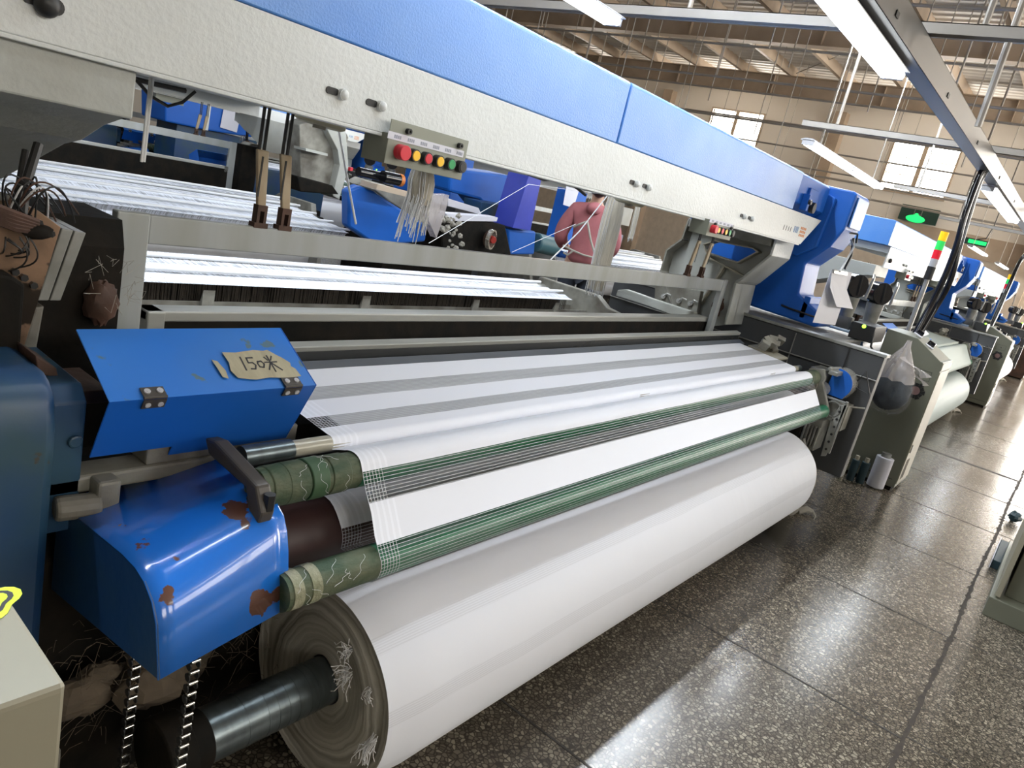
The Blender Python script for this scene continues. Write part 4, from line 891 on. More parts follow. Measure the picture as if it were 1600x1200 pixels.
# --- blue motor cover with rust chips
TL, TR = Vector((0.53, 1.30, 0.745)), Vector((0.80, 1.26, 0.795))
def prof(side):
    if side: p = [(1.254, 0.793), (1.06, 0.797), (1.025, 0.793), (1.002, 0.780), (0.985, 0.755), (0.972, 0.72), (0.947, 0.615)]
    else: p = [(1.282, 0.735), (1.04, 0.757), (0.995, 0.756), (0.965, 0.748), (0.935, 0.728), (0.915, 0.70), (0.891, 0.615)]
    return p
rows = []
for i in range(9):
    u = i / 8; x_ = 0.53 + 0.27 * u
    rows.append([(x_, a[0] * (1 - u) + c[0] * u, a[1] * (1 - u) + c[1] * u) for a, c in zip(prof(0), prof(1))])
b = MB(); b.sheet(rows); mc = part(b, 'motor_cover', 'blue_rust', smooth=True, solid=0.003)
for side, x_ in ((0, 0.531), (1, 0.799)):
    p = prof(side); p = p + [(p[0][0], 0.56 if side else 0.555)]
    b = MB(); b.prism(p, 'x', x_, x_ + 0.002); part(b, 'cover_end_plate', 'blue_rust' if side else 'blue_old', mc)  # left plate in a darker blue, its shade put into the colour
b = MB(); b.cyl((0.77, 1.05, 0.797), (0.77, 1.05, 0.812), 0.010, 6); b.cyl((0.77, 1.05, 0.797), (0.77, 1.05, 0.800), 0.016, 16); part(b, 'cover_bolt', 'black', mc)
b = MB(); b.box(0.56, 0.78, 1.0, 1.22, 0.56, 0.72); part(b, 'gear_motor', 'black_matte')
# --- drive chains down to the cloth roll
for (yy, x_) in ((1.09, 0.60), (0.935, 0.615)):
    ch = None
    b = MB()
    for k in range(24):
        z_ = 0.60 - 0.0215 * k
        for dx in (-0.008, 0.008): b.cyl((x_ + dx - 0.001, yy, z_), (x_ + dx + 0.001, yy, z_), 0.0075, 10)
    ch = part(b, 'drive_chain', 'black')
    for k in range(24):
        z_ = 0.60 - 0.0215 * k; b = MB(); b.cyl((x_ - 0.0075, yy - 0.004, z_ + 0.010), (x_ + 0.0075, yy - 0.004, z_ + 0.010), 0.0038, 10); part(b, 'chain_roller', 'shiny', ch, smooth=True)
b = MB(); b.cyl((0.595, 1.01, 0.10), (0.62, 1.01, 0.10), 0.085, 26); part(b, 'sprocket', 'black_matte')
b = MB(); b.prism([(1.30, 0.02), (1.30, 0.6), (1.42, 0.7), (2.0, 0.7), (2.0, 0.02)], 'x', 0.45, 1.5); part(b, 'lower_frame', 'black_matte', bevel=0.01)
b = MB(); b.box(0.30, 0.50, 1.10, 1.5, 0.02, 0.35); part(b, 'foot_block', 'cast_dirty', bevel=0.02)
# lint caught in the corner under the motor
b = MB()
for k in range(260):
    c = Vector((random.uniform(0.52, 0.95), random.uniform(1.10, 1.29), random.uniform(0.28, 0.52))); d = Vector((random.uniform(-.06, .06), random.uniform(-.04, .02), random.uniform(-.05, .03)))
    b.tube([c, c + d * 0.5 + Vector((0, 0, 0.012)), c + d], 0.0005, 3)
o = part(b, 'lint_strands', 'lint'); o['kind'] = 'stuff'
b = MB()
for k in range(10): b.ball((random.uniform(0.56, 0.95), random.uniform(1.18, 1.30), random.uniform(0.25, 0.48)), random.uniform(0.03, 0.06), 12, 8, (1.3, 0.8, 0.8), 0.15)
part(b, 'lint_clump', 'lint')
# --- right end of the rollers: arms, round blue guard, gear plates, motor
b = MB(); b.prism([(1.05, 0.865), (1.02, 0.87), (1.00, 0.83), (1.005, 0.80), (0.925, 0.66), (0.925, 0.62), (0.96, 0.60), (1.0, 0.64), (1.09, 0.80), (1.10, 0.85)], 'x', 4.28, 4.31); b.cyl((4.26, 1.05, 0.77), (4.28, 1.05, 0.77), 0.028, 18); part(b, 'end_arm', 'cast_dirty', bevel=0.005)
gp = [(0.86 + 0.0, 0.70)]
cy, cz, cr_ = 0.965, 0.80, 0.085
fan = [(cy + 0.03, cz + 0.075)] + [(cy + cr_ * math.cos(math.radians(a)), cz + cr_ * math.sin(math.radians(a))) for a in range(80, 215, 9)] + [(cy - 0.055, cz - 0.075), (cy + 0.045, cz - 0.072)]
b = MB(); b.prism(fan, 'x', 4.405, 4.412); part(b, 'round_guard_face', 'blue', bevel=0.001)
b = MB(); ro = fan[1:-1]
for a, c in zip(ro, ro[1:]):
    d = Vector((c[0] - a[0], c[1] - a[1])).normalized(); nn2 = Vector((d.y, -d.x)) * -0.003
    b.prism([a, c, (c[0] + nn2.x, c[1] + nn2.y), (a[0] + nn2.x, a[1] + nn2.y)], 'x', 4.412, 4.545)
part(b, 'round_guard_rim', mat('bright_steel_rim', (0.62, 0.60, 0.55), 0.25, 0.6))
b = MB(); b.box(4.31, 4.50, 1.02, 1.10, 0.74, 0.86).box(4.30, 4.47, 0.95, 1.0, 0.85, 0.875); b.cyl((4.3, 1.0, 0.88), (4.45, 0.98, 0.88), 0.012, 10).cyl((4.31, 1.02, 0.75), (4.40, 1.02, 0.75), 0.04, 20); part(b, 'gear_housing', 'gear_grey', bevel=0.006)
b = MB(); b.ring((4.36, 0.925, 0.665), (1, 0, 0), 0.040, 0.048, 0.02, 28); b.box(4.35, 4.37, 0.865, 0.985, 0.715, 0.725); b.box(4.35, 4.37, 0.86, 0.875, 0.42, 0.73)
b.prism([(0.895, 0.70), (0.86, 0.715), (0.875, 0.40), (0.90, 0.39), (0.915, 0.60)], 'x', 4.35, 4.362)
b.box(4.35, 4.37, 0.90, 1.0, 0.60, 0.615); part(b, 'perforated_plate', 'gear_grey', bevel=0.002)
b = MB()
for k in range(6): b.cyl((4.346, 0.885, 0.44 + 0.045 * k), (4.349, 0.885, 0.44 + 0.045 * k), 0.007, 12)
part(b, 'plate_hole', 'black')
b = MB(); b.box(4.27, 4.42, 0.93, 1.05, 0.42, 0.60)
for k in range(6): b.box(4.25, 4.27, 0.93 + 0.018 * k, 0.94 + 0.018 * k, 0.44, 0.56)
part(b, 'take_up_motor', 'gear_grey', bevel=0.003)
b = MB(); b.box(4.40, 4.52, 0.86, 0.96, 0.55, 0.70); b.cyl((4.45, 0.87, 0.69), (4.52, 0.80, 0.70), 0.006, 8); part(b, 'sensor_bracket', 'cast_dirty', bevel=0.004)
b = MB(); b.box(4.24, 4.28, 1.02, 1.10, 0.02, 0.60); b.prism([(1.0, 0.0), (1.0, 0.32), (1.15, 0.32), (1.3, 0.6), (1.4, 0.6), (1.4, 0.0)], 'x', 4.28, 4.34); part(b, 'right_leg', 'black_matte', bevel=0.005)
b = MB(); b.tube([(4.22, 0.99, 0.48), (4.23, 0.96, 0.42), (4.22, 0.98, 0.36)], 0.01, 8); part(b, 'hook', 'steel', smooth=True)
b = MB(); b.tube([(4.36, 0.99, 0.0), (4.36, 0.99, 0.03), (4.35, 0.985, 0.10), (4.32, 0.98, 0.2), (4.30, 0.98, 0.27)], [0.06, 0.075, 0.072, 0.065, 0.05], 20); part(b, 'wrapped_foot', 'lint_pale', smooth=True)
b = MB(); b.tube([(4.42, 0.93, 0.01), (4.47, 0.90, 0.03), (4.50, 0.87, 0.02), (4.49, 0.84, 0.006), (4.42, 0.83, 0.004)], [0.02, 0.022, 0.014, 0.004, 0.002], 8); part(b, 'rag_knot', 'lint_pale', smooth=True)

# ================================================================ CLOTH, ROLL, WARP
def cloth_obj(mtl, label, name='woven_cloth'):
    nx = 48; rows = []; uvs = []
    for (y, z), s in zip(path, S):
        r = []; u = []
        for i in range(nx + 1):
            x = XL + (XR - XL) * i / nx
            sag = 0.0016 * math.sin(x * 9 + s * 6) + 0.001 * math.sin(x * 23)
            free = 1.0 if 0.30 < s < 0.50 or s < 0.28 else 0.0
            r.append((x + (0.0 if i else 0.002 * math.sin(s * 60)), y - sag * free * 0.6, z)); u.append((x - XL, s))
        rows.append(r); uvs.append(u)
    o = MB().sheet(rows, uvs).build(name, mtl, None, smooth=True, origin=(2.557, 1.1, 0.8))
    return tag(o, label, 'cloth')
cloth = cloth_obj(M['cloth'], 'white cloth with open net stripes stretched over the front rollers of the nearest loom')
RY, RZ, RR = 1.046, 0.290, 0.2345
roll = thing('cloth_roll', 'big white roll of finished cloth low at the front of the nearest loom', 'cloth roll', (2.5, RY, RZ))
rows = []; uvs = []
nx, na = 60, 96
for i in range(nx + 1):
    x = 1.007 + (4.06 - 1.007) * i / nx; r = []; u = []
    for k in range(na + 1):
        t = 2 * math.pi * k / na
        rr = RR - 0.004 * math.exp(-((x - 1.007) / 0.03) ** 2) + (0.0045 if x > 1.065 else 0) + 0.0012 * math.sin(7 * t + x * 2) * (1 if x > 1.1 else 0.3) - 0.010 * math.exp(-((4.06 - x) / 0.012) ** 2)
        r.append((x, RY + rr * math.cos(t), RZ + rr * math.sin(t))); u.append((x, k / na * 1.55))
    rows.append(r); uvs.append(u)
MB().sheet(rows, uvs).build('wound_cloth', M['roll'], roll, smooth=True)
def roll_end(x, sgn):
    q = MB(); rings_ = []
    for k in range(15):
        rr = 0.0575 + (RR - 0.004 - 0.0575) * k / 14; row = []
        for i in range(97):
            t = 2 * math.pi * i / 96
            row.append((x + sgn * (0.006 * math.sin(rr * 55 + 1.2 * math.sin(2 * t)) - 0.012 * (1 - k / 14)) * (0 if k == 14 else 1), RY + rr * math.cos(t), RZ + rr * math.sin(t)))
        rings_.append(row)
    q.sheet(rings_); return q.build('roll_end', M['roll_end'], roll, smooth=True, origin=(x, RY, RZ))
roll_end(1.007, -1); roll_end(4.058, 1)
b = MB(); b.cyl((0.725, RY, RZ), (4.2, RY, RZ), 0.0545, 40)
for xx in (0.80, 0.845, 0.87, 0.895, 0.92, 0.95, 0.97): b.cyl((xx, RY, RZ), (xx + 0.012, RY, RZ), 0.0552, 40)
b.build('shaft', M['pipe_dark'], roll, smooth=True)
b = MB(); b.cyl((0.685, RY, RZ), (0.725, RY, RZ), 0.060, 40).cyl((0.63, RY, RZ), (0.685, RY, RZ), 0.075, 32); b.build('collar', M['black_matte'], roll, smooth=True, bevel=0.004)
def fray(c, n, ln, d):
    q = MB()
    for k in range(n):
        v_ = Vector((d[0] + random.uniform(-.4, .3), d[1] + random.uniform(-.5, .5), d[2] + random.uniform(-.5, .5))).normalized() * ln * random.uniform(.6, 1.1)
        p0 = Vector(c) + Vector((0, random.uniform(-.01, .01), random.uniform(-.012, .012)))
        q.tube([p0, p0 + v_ * 0.4 + Vector((-0.006, 0, random.uniform(-.008, .008))), p0 + v_ * 0.75 + Vector((-0.006, random.uniform(-.006, .006), random.uniform(-.008, .004))), p0 + v_ + Vector((0, 0, -0.006))], 0.0009, 4)
    return q.build('frayed_threads', M['thread'], roll)
fray((0.995, RY - 0.10, RZ + 0.10), 30, 0.05, (-0.6, -0.2, 0.1)); fray((0.995, RY - 0.085, RZ + 0.145), 22, 0.035, (-0.5, -0.1, 0.2)); fray((0.995, RY - 0.205, RZ + 0.005), 34, 0.05, (-0.3, 0.1, -1))
fray((0.998, RY - 0.16, RZ + 0.09), 14, 0.02, (-0.3, -0.2, -0.6))
def warp(y0, z0, y1, z1, label, x0=XL, x1=XR, down=True, rods=(0.3, 0.75)):
    q = MB(); rows = []; uvs = []; n = 24
    for i in range(n + 1):
        t = i / n; y = y0 + (y1 - y0) * t; z = z0 + (z1 - z0) * t + 0.012 * abs(math.sin(t * 9.4)) ** 4
        rows.append([(x0 + (x1 - x0) * k / 30, y, z) for k in range(31)]); uvs.append([((x1 - x0) * k / 30, y) for k in range(31)])
    if down:
        for t in range(1, 8):
            a = math.radians(90 - 22 * t); rows.append([(x0 + (x1 - x0) * k / 30, y1 + 0.05 * math.cos(a), z1 - 0.05 + 0.05 * math.sin(a)) for k in range(31)]); uvs.append([((x1 - x0) * k / 30, y1 + 0.02 * t) for k in range(31)])
    q.sheet(rows, uvs); o = tag(q.build('warp_sheet', M['warp'], None, origin=((x0 + x1) / 2, y0, z0)), label, 'warp yarn')
    for t in rods:
        y = y0 + (y1 - y0) * t; z = z0 + (z1 - z0) * t + 0.016
        MB().cyl((x0 - 0.05, y, z), (x1 + 0.05, y, z), 0.010, 12).build('lease_rod_glint', M['thread'], o, smooth=True)  # white rods above the sheet paint in its bright reflected bands
    return o
wp = warp(2.62, 0.815, 3.05, 0.842, 'sheet of white warp yarn seen through the heald frame of the nearest loom')
for i, (zz) in enumerate((0.0,)): pass

# ================================================================ CONTROL CABINETS
def cabinet(x0, y0, w_, d, h, label, face='olive', front='cab_front', vents=True, fan=True, switches=True):
    o = thing('control_cabinet', label, 'cabinet', (x0 + w_ / 2, y0 + d / 2, 0))
    b = MB(); b.prism([(y0 + 0.01, 0.03), (y0, 0.03), (y0, h), (y0 + 0.02, h + 0.003), (y0 + d * 0.5, h + 0.11), (y0 + d, h + 0.12), (y0 + d, 0.03)], 'x', x0, x0 + w_)
    b.build('body', M[face], o, bevel=0.004)
    b = MB(); b.box(x0 + 0.01, x0 + w_ - 0.01, y0 + 0.02, y0 + d - 0.02, 0, 0.03); b.build('plinth', M['black_matte'], o)
    b = MB(); b.box(x0 + 0.006, x0 + w_ - 0.006, y0 - 0.006, y0, 0.06, h - 0.07); dr = b.build('door', M[front], o, bevel=0.003)
    b = MB(); b.box(x0, x0 + w_, y0 - 0.006, y0, h - 0.06, h - 0.006); b.build('front_trim', M[front], o, bevel=0.002)
    if vents:
        for k in range(4): MB().box(x0 + 0.07 + 0.03 * k, x0 + 0.076 + 0.03 * k, y0 - 0.0075, y0 - 0.006, 0.09, 0.24).build('vent_slot', M['black'], dr)
    MB().box(x0 + 0.03, x0 + 0.045, y0 - 0.014, y0 - 0.006, 0.30, 0.36).build('door_catch', M['steel'], dr)
    if fan:
        cy_, cz_ = y0 + 0.098, h - 0.235
        b = MB()
        for k in range(12):
            a = 2 * math.pi * k / 12; b.prism([(cy_ + 0.03 * math.cos(a + t) , cz_ + 0.03 * math.sin(a + t)) for t in (-.26, .26)] + [(cy_ + (0.055 if k % 2 else 0.063) * math.cos(a + t), cz_ + (0.055 if k % 2 else 0.063) * math.sin(a + t)) for t in (.24, -.24)], 'x', x0 - 0.0015, x0)
        fg = b.build('fan_grille', M['black'], o)
        MB().cyl((x0 - 0.003, cy_, cz_), (x0 - 0.0015, cy_, cz_), 0.030, 22).build('fan_badge', mat('dull_pink_badge', (0.22, 0.13, 0.12), 0.6), fg)
    b = MB(); b.box(x0 - 0.0015, x0, y0 + 0.04, y0 + 0.042, h - 0.15, h - 0.085).box(x0 - 0.0015, x0, y0 + 0.15, y0 + 0.152, h - 0.15, h - 0.085).box(x0 - 0.0015, x0, y0 + 0.04, y0 + 0.152, h - 0.151, h - 0.149).box(x0 - 0.0015, x0, y0 + 0.04, y0 + 0.152, h - 0.086, h - 0.084).box(x0 - 0.004, x0, y0 + 0.09, y0 + 0.098, h - 0.125, h - 0.110)
    b.box(x0 - 0.0015, x0, y0 + 0.03, y0 + d, 0.085, 0.089)
    b.build('hatch', M['black'], o)
    if switches:
        for k in range(2):
            t = 0.13 + 0.09 * k; z_ = h + 0.003 + (t - 0.02) / (d * 0.5 - 0.02) * 0.107
            b = MB(); b.obox((x0 + 0.17, y0 + t, z_ + 0.018), (0.03, 0.05, 0.035), rx=0.35); b.build('rocker_switch', M['black_gloss'], o, bevel=0.004)
            b = MB(); b.obox((x0 + 0.11, y0 + t, z_ + 0.004), (0.03, 0.06, 0.006), rx=0.35); b.build('nameplate', M['paper'], o)
    return o
cabinet(5.73, 0.656, 0.42, 0.40, 0.965, 'olive grey control cabinet with a black fan grille, plastic bag and yarn cones beside it')
c2 = cabinet(12.0, 0.70, 0.42, 0.55, 0.965, 'olive cabinet with a fan grille behind the round blue guard of the second loom')
cabinet(18.4, 0.66, 0.42, 0.55, 0.965, 'brownish control cabinet farthest down the aisle', face='rusty', fan=False, switches=False)
# near beige box at the lower left corner
o = thing('control_cabinet', 'beige metal box at the lower left corner with a yellow warning sticker', 'cabinet', (-0.2, 0.9, 0))
b = MB(); b.prism([(0.642, 0.775), (0.642, 0.885), (0.646, 0.888), (0.824, 0.901), (1.15, 0.925), (1.15, 0.775)], 'x', -0.7, 0.287); b.build('lid', M['beige'], o, bevel=0.005)
b = MB(); b.box(-0.7, 0.280, 0.648, 1.15, 0.02, 0.769); b.build('body', M['beige'], o, bevel=0.004)
b = MB(); c0 = P(2, 946, z=0.893); 
tri = [Vector((0.246, 0.775, 0)), Vector((0.205, 0.72, 0)), Vector((0.16, 0.79, 0))]
def ztop(y): return 0.888 + (y - 0.646) * 0.073 + 0.0008
def tri_mesh(r, hgt, m, nm):
    q = MB(); cpt = P(-14, 946, z=0.895); pts = []
    for k in range(24):
        a = 2 * math.pi * k / 24; rr = r * (1 + 0.22 * math.cos(3 * (a - 0.3)))
        x_ = cpt.x + rr * math.cos(a); y_ = cpt.y + rr * math.sin(a); pts.append(Vector((x_, y_, ztop(y_) + hgt)))
    q.slab(pts, (0, 0, 0.0004)); return q.build(nm, M[m], o)
tri_mesh(0.026, 0.0, 'yellow_sticker', 'warning_sticker'); tri_mesh(0.0185, 0.0005, 'ink', 'sticker_outline'); tri_mesh(0.0135, 0.001, 'yellow_sticker', 'sticker_inner')
# cabinet of the opposite row at the right edge
o = thing('control_cabinet', 'grey-green cabinet of the opposite loom row cut by the right edge', 'cabinet', (4.6, -0.35, 0))
b = MB(); b.box(4.25, 5.3, -0.9, -0.13, 0.10, 0.98); b.build('body', M['olive'], o, bevel=0.004)
b = MB(); b.box(4.15, 5.3, -0.9, -0.075, 0.0, 0.10); b.build('plinth', M['olive'], o, bevel=0.004)
b = MB(); b.box(4.16, 5.28, -0.115, -0.092, 0.11, 0.97); b.build('door', M['beige'], o, bevel=0.003)
b = MB(); b.box(4.245, 4.25, -0.25, -0.24, 0.4, 0.41); b.cyl((4.244, -0.3, 0.5), (4.25, -0.3, 0.5), 0.006, 10).cyl((4.244, -0.28, 0.3), (4.25, -0.28, 0.3), 0.006, 10); b.build('screw', M['black'], o)
o = thing('yarn_tube', 'dark plastic channel lying by the base of the opposite cabinet', 'tube', (5.2, -0.06, 0))
b = MB(); b.box(4.95, 5.45, -0.095, -0.035, 0.0, 0.05); b.build('channel', M['motor_green'], o, bevel=0.004)
b = MB(); b.box(4.94, 5.46, -0.034, -0.030, 0.0, 0.056); b.build('edge_strip', M['paper'], o)
b = MB(); b.ball((3.97, -0.36, 0.05), 0.10, 14, 8, (1.1, 0.8, 0.5), 0.2); tag(b.build('lint_heap', M['lint_pale'], None, smooth=True, origin=(3.97, -0.36, 0)), 'heap of white lint on the floor at the right edge', 'lint')
b = MB(); b.ball((3.87, -0.42, 0.03), 0.06, 12, 8, (1.2, 0.9, 0.5), 0.2); tag(b.build('dark_rag', M['trousers'], None, smooth=True, origin=(3.87, -0.42, 0)), 'dark blue rag under the lint heap at the right edge', 'rag')
b = MB(); b.ball((6.25, -0.06, 0.035), 0.06, 14, 8, (1.0, 0.7, 0.55), 0.25); tag(b.build('lint_heap', M['motor_green'], None, smooth=True, origin=(6.25, -0.06, 0)), 'small dark tuft of waste yarn on the crack by the opposite cabinet', 'lint')

# ---- cones and tubes on the floor beside the first cabinet
def cone(x, y, h, r0, r1, m, label, name, tilt=0):
    p = Vector((x, y, 0)); o = thing(name, label, 'yarn cone', p)
    b = MB(); b.cyl(p + Vector((0, 0, 0.012)), p + Vector((0, 0, h)), r0, 24, r1); b.build('wound_yarn', M[m], o, smooth=True, bevel=0.004)
    b = MB(); b.cyl(p, p + Vector((0, 0, h + 0.03)), r1 * 0.55, 18); b.build('core', M['cab_front'] if m != 'paper' else M['gear_grey'], o, smooth=True)
    return o
cone(5.66, 0.765, 0.235, 0.058, 0.058, 'paper', 'white wrapped yarn package standing against the olive cabinet', 'yarn_package')
cone(5.58, 0.855, 0.17, 0.028, 0.028, 'motor_green', 'dark teal bobbin next to the white yarn package', 'bobbin')
cone(5.55, 0.915, 0.17, 0.026, 0.026, 'motor_green', 'dark teal bobbin in the middle, between bobbin and perforated tube', 'bobbin')
p = Vector((5.50, 0.97, 0)); o = thing('perforated_tube', 'pale perforated yarn tube leftmost of the tubes by the olive cabinet', 'yarn tube', p)
b = MB(); b.cyl(p, p + Vector((0, 0, 0.19)), 0.022, 20); b.build('tube', M['cab_front'], o, smooth=True)
b = MB()
for k in range(12):
    for a in range(10):
        t = 2 * math.pi * a / 10 + (k % 2) * 0.3; d = Vector((math.cos(t), math.sin(t), 0)); q = p + d * 0.0221 + Vector((0, 0, 0.012 + 0.0145 * k)); b.cyl(q, q + d * 0.0006, 0.0035, 6)
b.build('holes', M['black'], o)
# ---- plastic bag hanging at the cabinet
c = Vector((5.50, 0.86, 0.84)); o = thing('plastic_bag', 'knotted clear plastic bag with dark waste hanging at the olive cabinet', 'bag', c)
rows = []
prf = [(0.012, 0.22), (0.02, 0.17), (0.055, 0.10), (0.09, 0.03), (0.115, -0.05), (0.125, -0.13), (0.12, -0.20), (0.09, -0.26), (0.03, -0.285)]
for r_, z_ in prf:
    rows.append([(c.x + r_ * 0.8 * math.cos(2 * math.pi * k / 28) * (1 + 0.10 * math.sin(7 * 2 * math.pi * k / 28)), c.y + r_ * 1.1 * math.sin(2 * math.pi * k / 28) * (1 + 0.10 * math.sin(5 * 2 * math.pi * k / 28)), c.z + z_ + 0.008 * math.sin(k * 2.1)) for k in range(29)])
MB().sheet(rows[:5]).build('gathered_top', M['bag'], o, smooth=True)
MB().sheet(rows[4:]).build('film', M['bag_low'], o, smooth=True)
b = MB(); b.ball(c + Vector((0, 0, -0.13)), 0.112, 20, 12, (0.8, 1.08, 1.2), 0.06); b.build('dark_waste', mat('dark_waste_yarn', (0.012, 0.02, 0.028), 0.7, 0, (0.05, 0.065, 0.08), 16, 0.8, 0.6, 40), o, smooth=True)
rows = []
for i in range(7):
    t = i / 6; rows.append([(c.x - 0.06 - 0.03 * math.sin(k), c.y - 0.02 - 0.16 * t + 0.03 * math.sin(k * 1.3 + t * 5), c.z + 0.12 - 0.08 * t - 0.012 * k) for k in range(7)])
MB().sheet(rows).build('loose_flap', M['bag'], o, smooth=True)
# ---- papers clipped on the machine
o = thing('clipped_papers', 'white paper sheets clipped to the right end of the blue drive head', 'papers', P(1300, 424, y=1.15))
b = MB(); b.slab([P(1299, 422, y=1.17), P(1332, 426, y=1.17), P(1318, 470, y=1.17), P(1305, 508, y=1.17), P(1270, 504, y=1.17)], (0, 0.002, 0)); b.build('sheet', M['paper'], o)
b = MB(); b.slab([P(1300, 424, y=1.15), P(1325, 429, y=1.15), P(1322, 449, y=1.14), P(1333, 483, y=1.12), P(1307, 479, y=1.12), P(1297, 449, y=1.14)], (0, 0.002, 0)); b.build('folded_sheet', M['paper'], o)
b = MB(); b.slab([P(1304, 421, y=1.14), P(1325, 425, y=1.14), P(1324, 431, y=1.14), P(1303, 427, y=1.14)], (0, 0.012, 0)); b.tube([P(1312, 424, y=1.13), P(1322, 408, y=1.18), P(1334, 386, y=1.24), P(1330, 375, y=1.28)], 0.006, 6); b.build('clip', M['steel'], o)
o = thing('clipped_papers', 'folded paper sheets lying at the left end of the second loom cloth', 'papers', P(1440, 520, y=1.2))
b = MB(); b.slab([P(1436, 505, y=1.15), P(1452, 522, y=1.15), P(1442, 526, y=1.12), P(1430, 516, y=1.12)], (0, 0.004, 0)); b.build('sheet', M['paper'], o)

# ---- signal towers and black cables
def tower(px, py, x, s_, label, zb):
    t0 = P(px, py, x=x); o = thing('signal_tower', label, 'signal light', (t0.x, t0.y, zb))
    z_ = t0.z; r = 0.029
    MB().cyl((t0.x, t0.y, zb), (t0.x, t0.y, z_ - 0.37), 0.017, 12).build('pole', M['steel'], o, smooth=True)
    MB().cyl((t0.x, t0.y, z_ - 0.37), (t0.x, t0.y, z_ - 0.27), r * 1.05, 20).build('base', M['black'], o, smooth=True)
    MB().cyl((t0.x, t0.y, z_ - 0.27), (t0.x, t0.y, z_ - 0.21), r, 20).build('clear_segment', M['fixture'], o, smooth=True)
    for k, mm in enumerate(('sig_r', 'sig_g', 'sig_y')): MB().cyl((t0.x, t0.y, z_ - 0.21 + 0.07 * k), (t0.x, t0.y, z_ - 0.142 + 0.07 * k), r, 20).build(('red_lens', 'green_lens', 'yellow_lens')[k], M[mm], o, smooth=True)
    return o
tower(1477, 362, 6.5, 1, 'yellow, green and red signal tower beside the thick black cable, the nearer one', 1.0)
tower(1580, 429, 12.8, 1, 'yellow, green and red signal tower far down the aisle, the smaller one', 1.0)
def cable(pts, r, label):
    P_ = [Vector(p) for p in pts]; q = []
    for i in range(len(P_) - 1):
        p0, p1, p2, p3 = P_[max(i - 1, 0)], P_[i], P_[i + 1], P_[min(i + 2, len(P_) - 1)]
        for k in range(8):
            t = k / 8; q.append(0.5 * ((2 * p1) + (p2 - p0) * t + (2 * p0 - 5 * p1 + 4 * p2 - p3) * t * t + (3 * p1 - p0 - 3 * p2 + p3) * t ** 3))
    q.append(P_[-1])
    return tag(MB().tube(q, r, 10).build('power_cable', M['black_gloss'], None, smooth=True, origin=P_[-1]), label, 'cable')
cable([(6.25, 0.93, 2.285), P(1526, 285, x=6.24), P(1508, 335, x=6.2), P(1494, 385, x=6.2), P(1476, 432, x=6.2), P(1452, 480, x=6.2), P(1426, 528, x=6.15)], 0.022, 'thick black cable dropping from the cable tray to the near cabinet, left strand')
cable([(6.31, 0.92, 2.285), P(1530, 285, x=6.3), P(1514, 335, x=6.3), P(1500, 382, x=6.3), P(1484, 440, x=6.3), P(1462, 480, x=6.3), P(1432, 530, x=6.22)], 0.022, 'thick black cable dropping from the cable tray to the near cabinet, right strand')
cable([(12.9, 0.93, 2.285), P(1596, 405, x=12.9), P(1575, 450, x=12.7), P(1560, 485, x=12.6), P(1547, 512, x=12.5)], 0.026, 'black cable dropping to the second cabinet beside the small signal tower')
o = thing('blue_bucket', 'black and blue container on top behind the near cabinet at the cable foot', 'container', P(1425, 525, x=6.2))
c = P(1424, 528, x=6.3); b = MB(); b.cyl(c + Vector((0, 0, -0.10)), c + Vector((0, 0, 0.02)), 0.11, 24, 0.12); b.build('body', M['black_gloss'], o, smooth=True)
b = MB(); b.cyl(c + Vector((0.02, -0.08, -0.05)), c + Vector((0.02, -0.08, 0.03)), 0.05, 18); b.build('blue_can', M['blue'], o, smooth=True)
# box with a green exit figure, small exit sign
ex = P(1430, 342, x=X_END - 0.15); o = thing('exit_sign', 'dark green exit sign with a lit green figure on the end wall', 'exit sign', ex)
b = MB(); b.box(ex.x, ex.x + 0.06, ex.y - 0.55, ex.y + 0.45, ex.z - 0.08, ex.z + 0.34); b.build('face', M['exit_dark'], o)
b = MB(); b.ball((ex.x - 0.01, ex.y, ex.z), 0.17, 16, 8, (0.08, 1.5, 0.6)); b.ball((ex.x - 0.01, ex.y, ex.z + 0.08), 0.08, 12, 8, (0.1, 1, 1)); b.build('lit_figure', M['exit_green'], o, smooth=True)
b = MB(); b.ring((ex.x - 0.01, ex.y - 0.02, ex.z + 0.22), (1, 0, 0), 0.12, 0.15, 0.01, 4); b.build('outline', M['gear_grey'], o)
ex = P(1525, 379, x=18.5); o = thing('exit_sign', 'small lit green exit sign hanging from a bent cable on the right', 'exit sign', ex)
b = MB(); b.box(ex.x, ex.x + 0.05, ex.y - 0.22, ex.y + 0.22, ex.z - 0.06, ex.z + 0.07); b.build('face', M['exit_dark'], o)
b = MB(); b.box(ex.x - 0.006, ex.x, ex.y - 0.19, ex.y + 0.15, ex.z - 0.03, ex.z + 0.045); b.build('lit_figure', M['exit_green'], o)
b = MB(); b.tube([ex + Vector((0.02, 0, 0.07)), ex + Vector((0.02, -0.15, 0.12)), ex + Vector((0.02, -0.2, 0.4)), (ex.x, ex.y - 0.2, 5.4)], 0.012, 6); b.build('hanger', M['black'], o)

